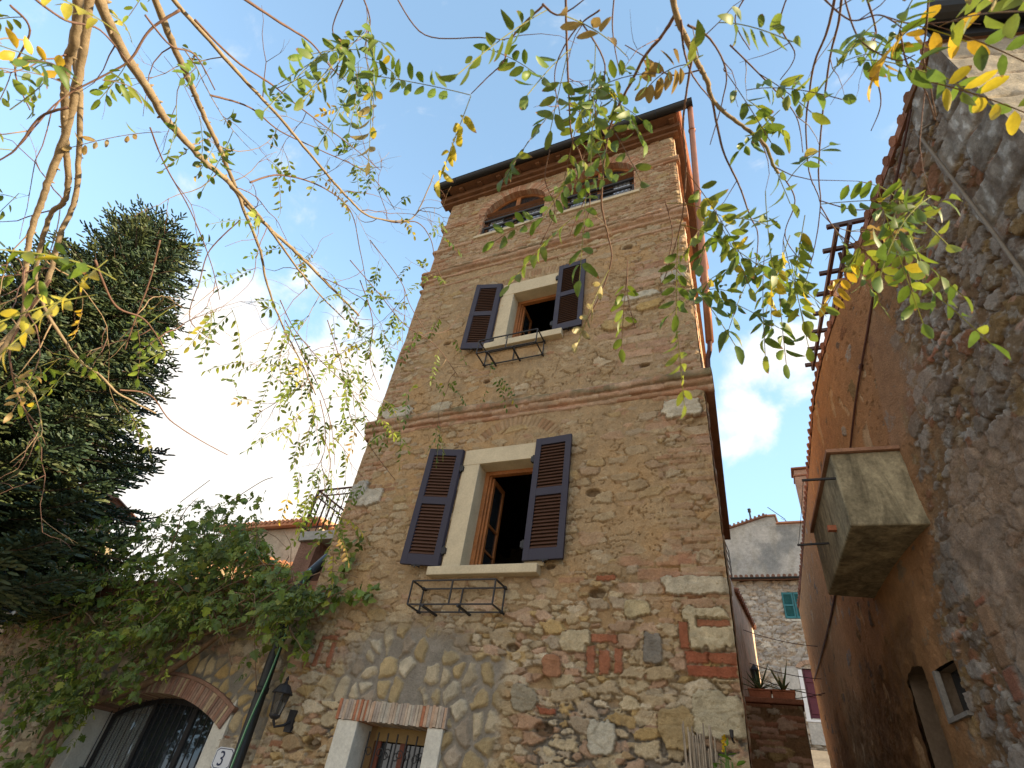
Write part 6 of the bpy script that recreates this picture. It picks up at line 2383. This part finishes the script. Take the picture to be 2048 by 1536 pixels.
for px, d0, d1, r0, ev, lp in (([(1362, 40), (1368, 100), (1386, 152), (1423, 200)], 1.5, 1.6, .003, .3, .3), ([(1385, 110), (1372, 190), (1366, 260), (1372, 330), (1366, 420), (1352, 485), (1325, 570)], 1.5, 1.6, .003, .45, .5),
                               ([(1375, 50), (1420, 78), (1452, 142), (1444, 205), (1420, 290)], 1.6, 1.7, .003, .4, .35), ([(1424, 200), (1446, 300), (1478, 370), (1500, 432), (1516, 472), (1508, 560)], 1.65, 1.75, .003, .4, .5),
                               ([(1675, -30), (1655, 60), (1630, 122), (1618, 192), (1612, 252), (1618, 342), (1636, 390), (1642, 415)], 1.8, 1.9, .0038, .3, .4), ([(1685, -30), (1678, 40), (1660, 115), (1645, 232), (1637, 342), (1641, 412), (1628, 500), (1612, 560)], 1.8, 1.9, .0036, .35, .45),
                               ([(1460, 90), (1540, 170), (1592, 232), (1606, 305)], 1.7, 1.8, .002, .45, .5), ([(1725, -30), (1752, 62), (1740, 105), (1762, 200), (1742, 262)], 1.75, 1.8, .0028, .45, .5),
                               ([(1860, -40), (1852, 60), (1846, 112), (1860, 172), (1872, 232)], 1.45, 1.5, .0022, .5, .6), ([(1642, 402), (1720, 420), (1805, 400)], 1.8, 1.75, .0016, .2, .5), ([(1641, 412), (1680, 470), (1740, 505)], 1.85, 1.85, .0018, .6, .6),
                               ([(1400, 140), (1340, 150), (1300, 120), (1250, 90)], 1.6, 1.7, .002, .3, .4), ([(1088, 10), (1044, 51), (1019, 85), (1007, 123), (976, 154), (942, 188)], 1.7, 1.7, .0032, .3, .25),
                               ([(1131, -30), (1133, 68), (1137, 170), (1143, 273), (1160, 308), (1180, 400), (1165, 470)], 1.6, 1.7, .0032, .45, .55), ([(1085, 8), (1120, 30), (1180, -10)], 1.65, 1.6, .003, .4, .5), ([(1200, 20), (1150, 60), (1110, 140), (1120, 230)], 1.65, 1.7, .0025, .5, .55),
                               ([(1230, -20), (1225, 60), (1240, 150)], 1.7, 1.7, .0022, .5, .5), ([(1500, -20), (1470, 40), (1500, 100)], 1.7, 1.7, .0022, .5, .5), ([(1580, -20), (1560, 50), (1590, 110), (1560, 160)], 1.75, 1.8, .0022, .5, .6), ([(1640, -10), (1700, 40), (1760, 30), (1810, 60)], 1.6, 1.5, .002, .5, .5),
                               ([(1800, 60), (1815, 130), (1850, 180), (1870, 240)], 1.5, 1.5, .002, .5, .65), ([(720, -20), (740, 40), (730, 100), (745, 160)], 1.9, 2.0, .0022, .5, .55), ([(690, -10), (665, 60), (690, 100), (660, 150)], 2.0, 2.1, .002, .4, .45), ([(790, -10), (850, 70), (960, 75), (1010, 80)], 1.9, 1.8, .002, .35, .2),
                               ([(1100, 300), (1090, 360), (1110, 420), (1080, 490)], 1.65, 1.7, .0016, .6, .7), ([(1190, 360), (1160, 420), (1140, 470)], 1.7, 1.7, .0016, .5, .5), ([(1330, 400), (1345, 470), (1330, 540)], 1.6, 1.6, .0015, .6, .6), ([(1255, 520), (1255, 590), (1270, 655)], 1.7, 1.7, .0015, .3, .4),
                               ([(1160, 40), (1210, 130), (1190, 220), (1215, 280)], 1.5, 1.55, .002, .5, .65), ([(1560, 346), (1590, 400), (1570, 470), (1600, 520)], 1.75, 1.8, .002, .6, .65), ([(1690, 0), (1720, 80), (1790, 120), (1830, 110)], 1.6, 1.5, .002, .5, .65)):
    Q = T.limb(px, d0, d1, r0, .0012)
    T.dress(Q, ev * .8, .18, .0013, lp, SZ, .05, 1, sub=.16, own=lp * .42)
# single sprays that stand out against the sky
for (x0, y0), (x1, y1), dist, n_ in (((942, 192), (882, 352), 1.45, 7), ((942, 190), (752, 152), 1.55, 6), ((1642, 408), (1800, 400), 1.6, 6), ((1560, 220), (1480, 300), 1.7, 5), ((1580, 470), (1540, 600), 1.7, 6), ((1610, 430), (1590, 570), 1.6, 7), ((1730, 480), (1660, 600), 1.7, 6), ((1700, 470), (1765, 545), 1.7, 5)):
    p, q = along(x0, y0, dist), along(x1, y1, dist)
    L = np.linalg.norm(q - p)
    compound(T.lf, T.st, p, unit(q - p + np.array((0, 0, .12 * L))), L, n_, .043, .05, .12, .03)
T.finish(A_, HUB)
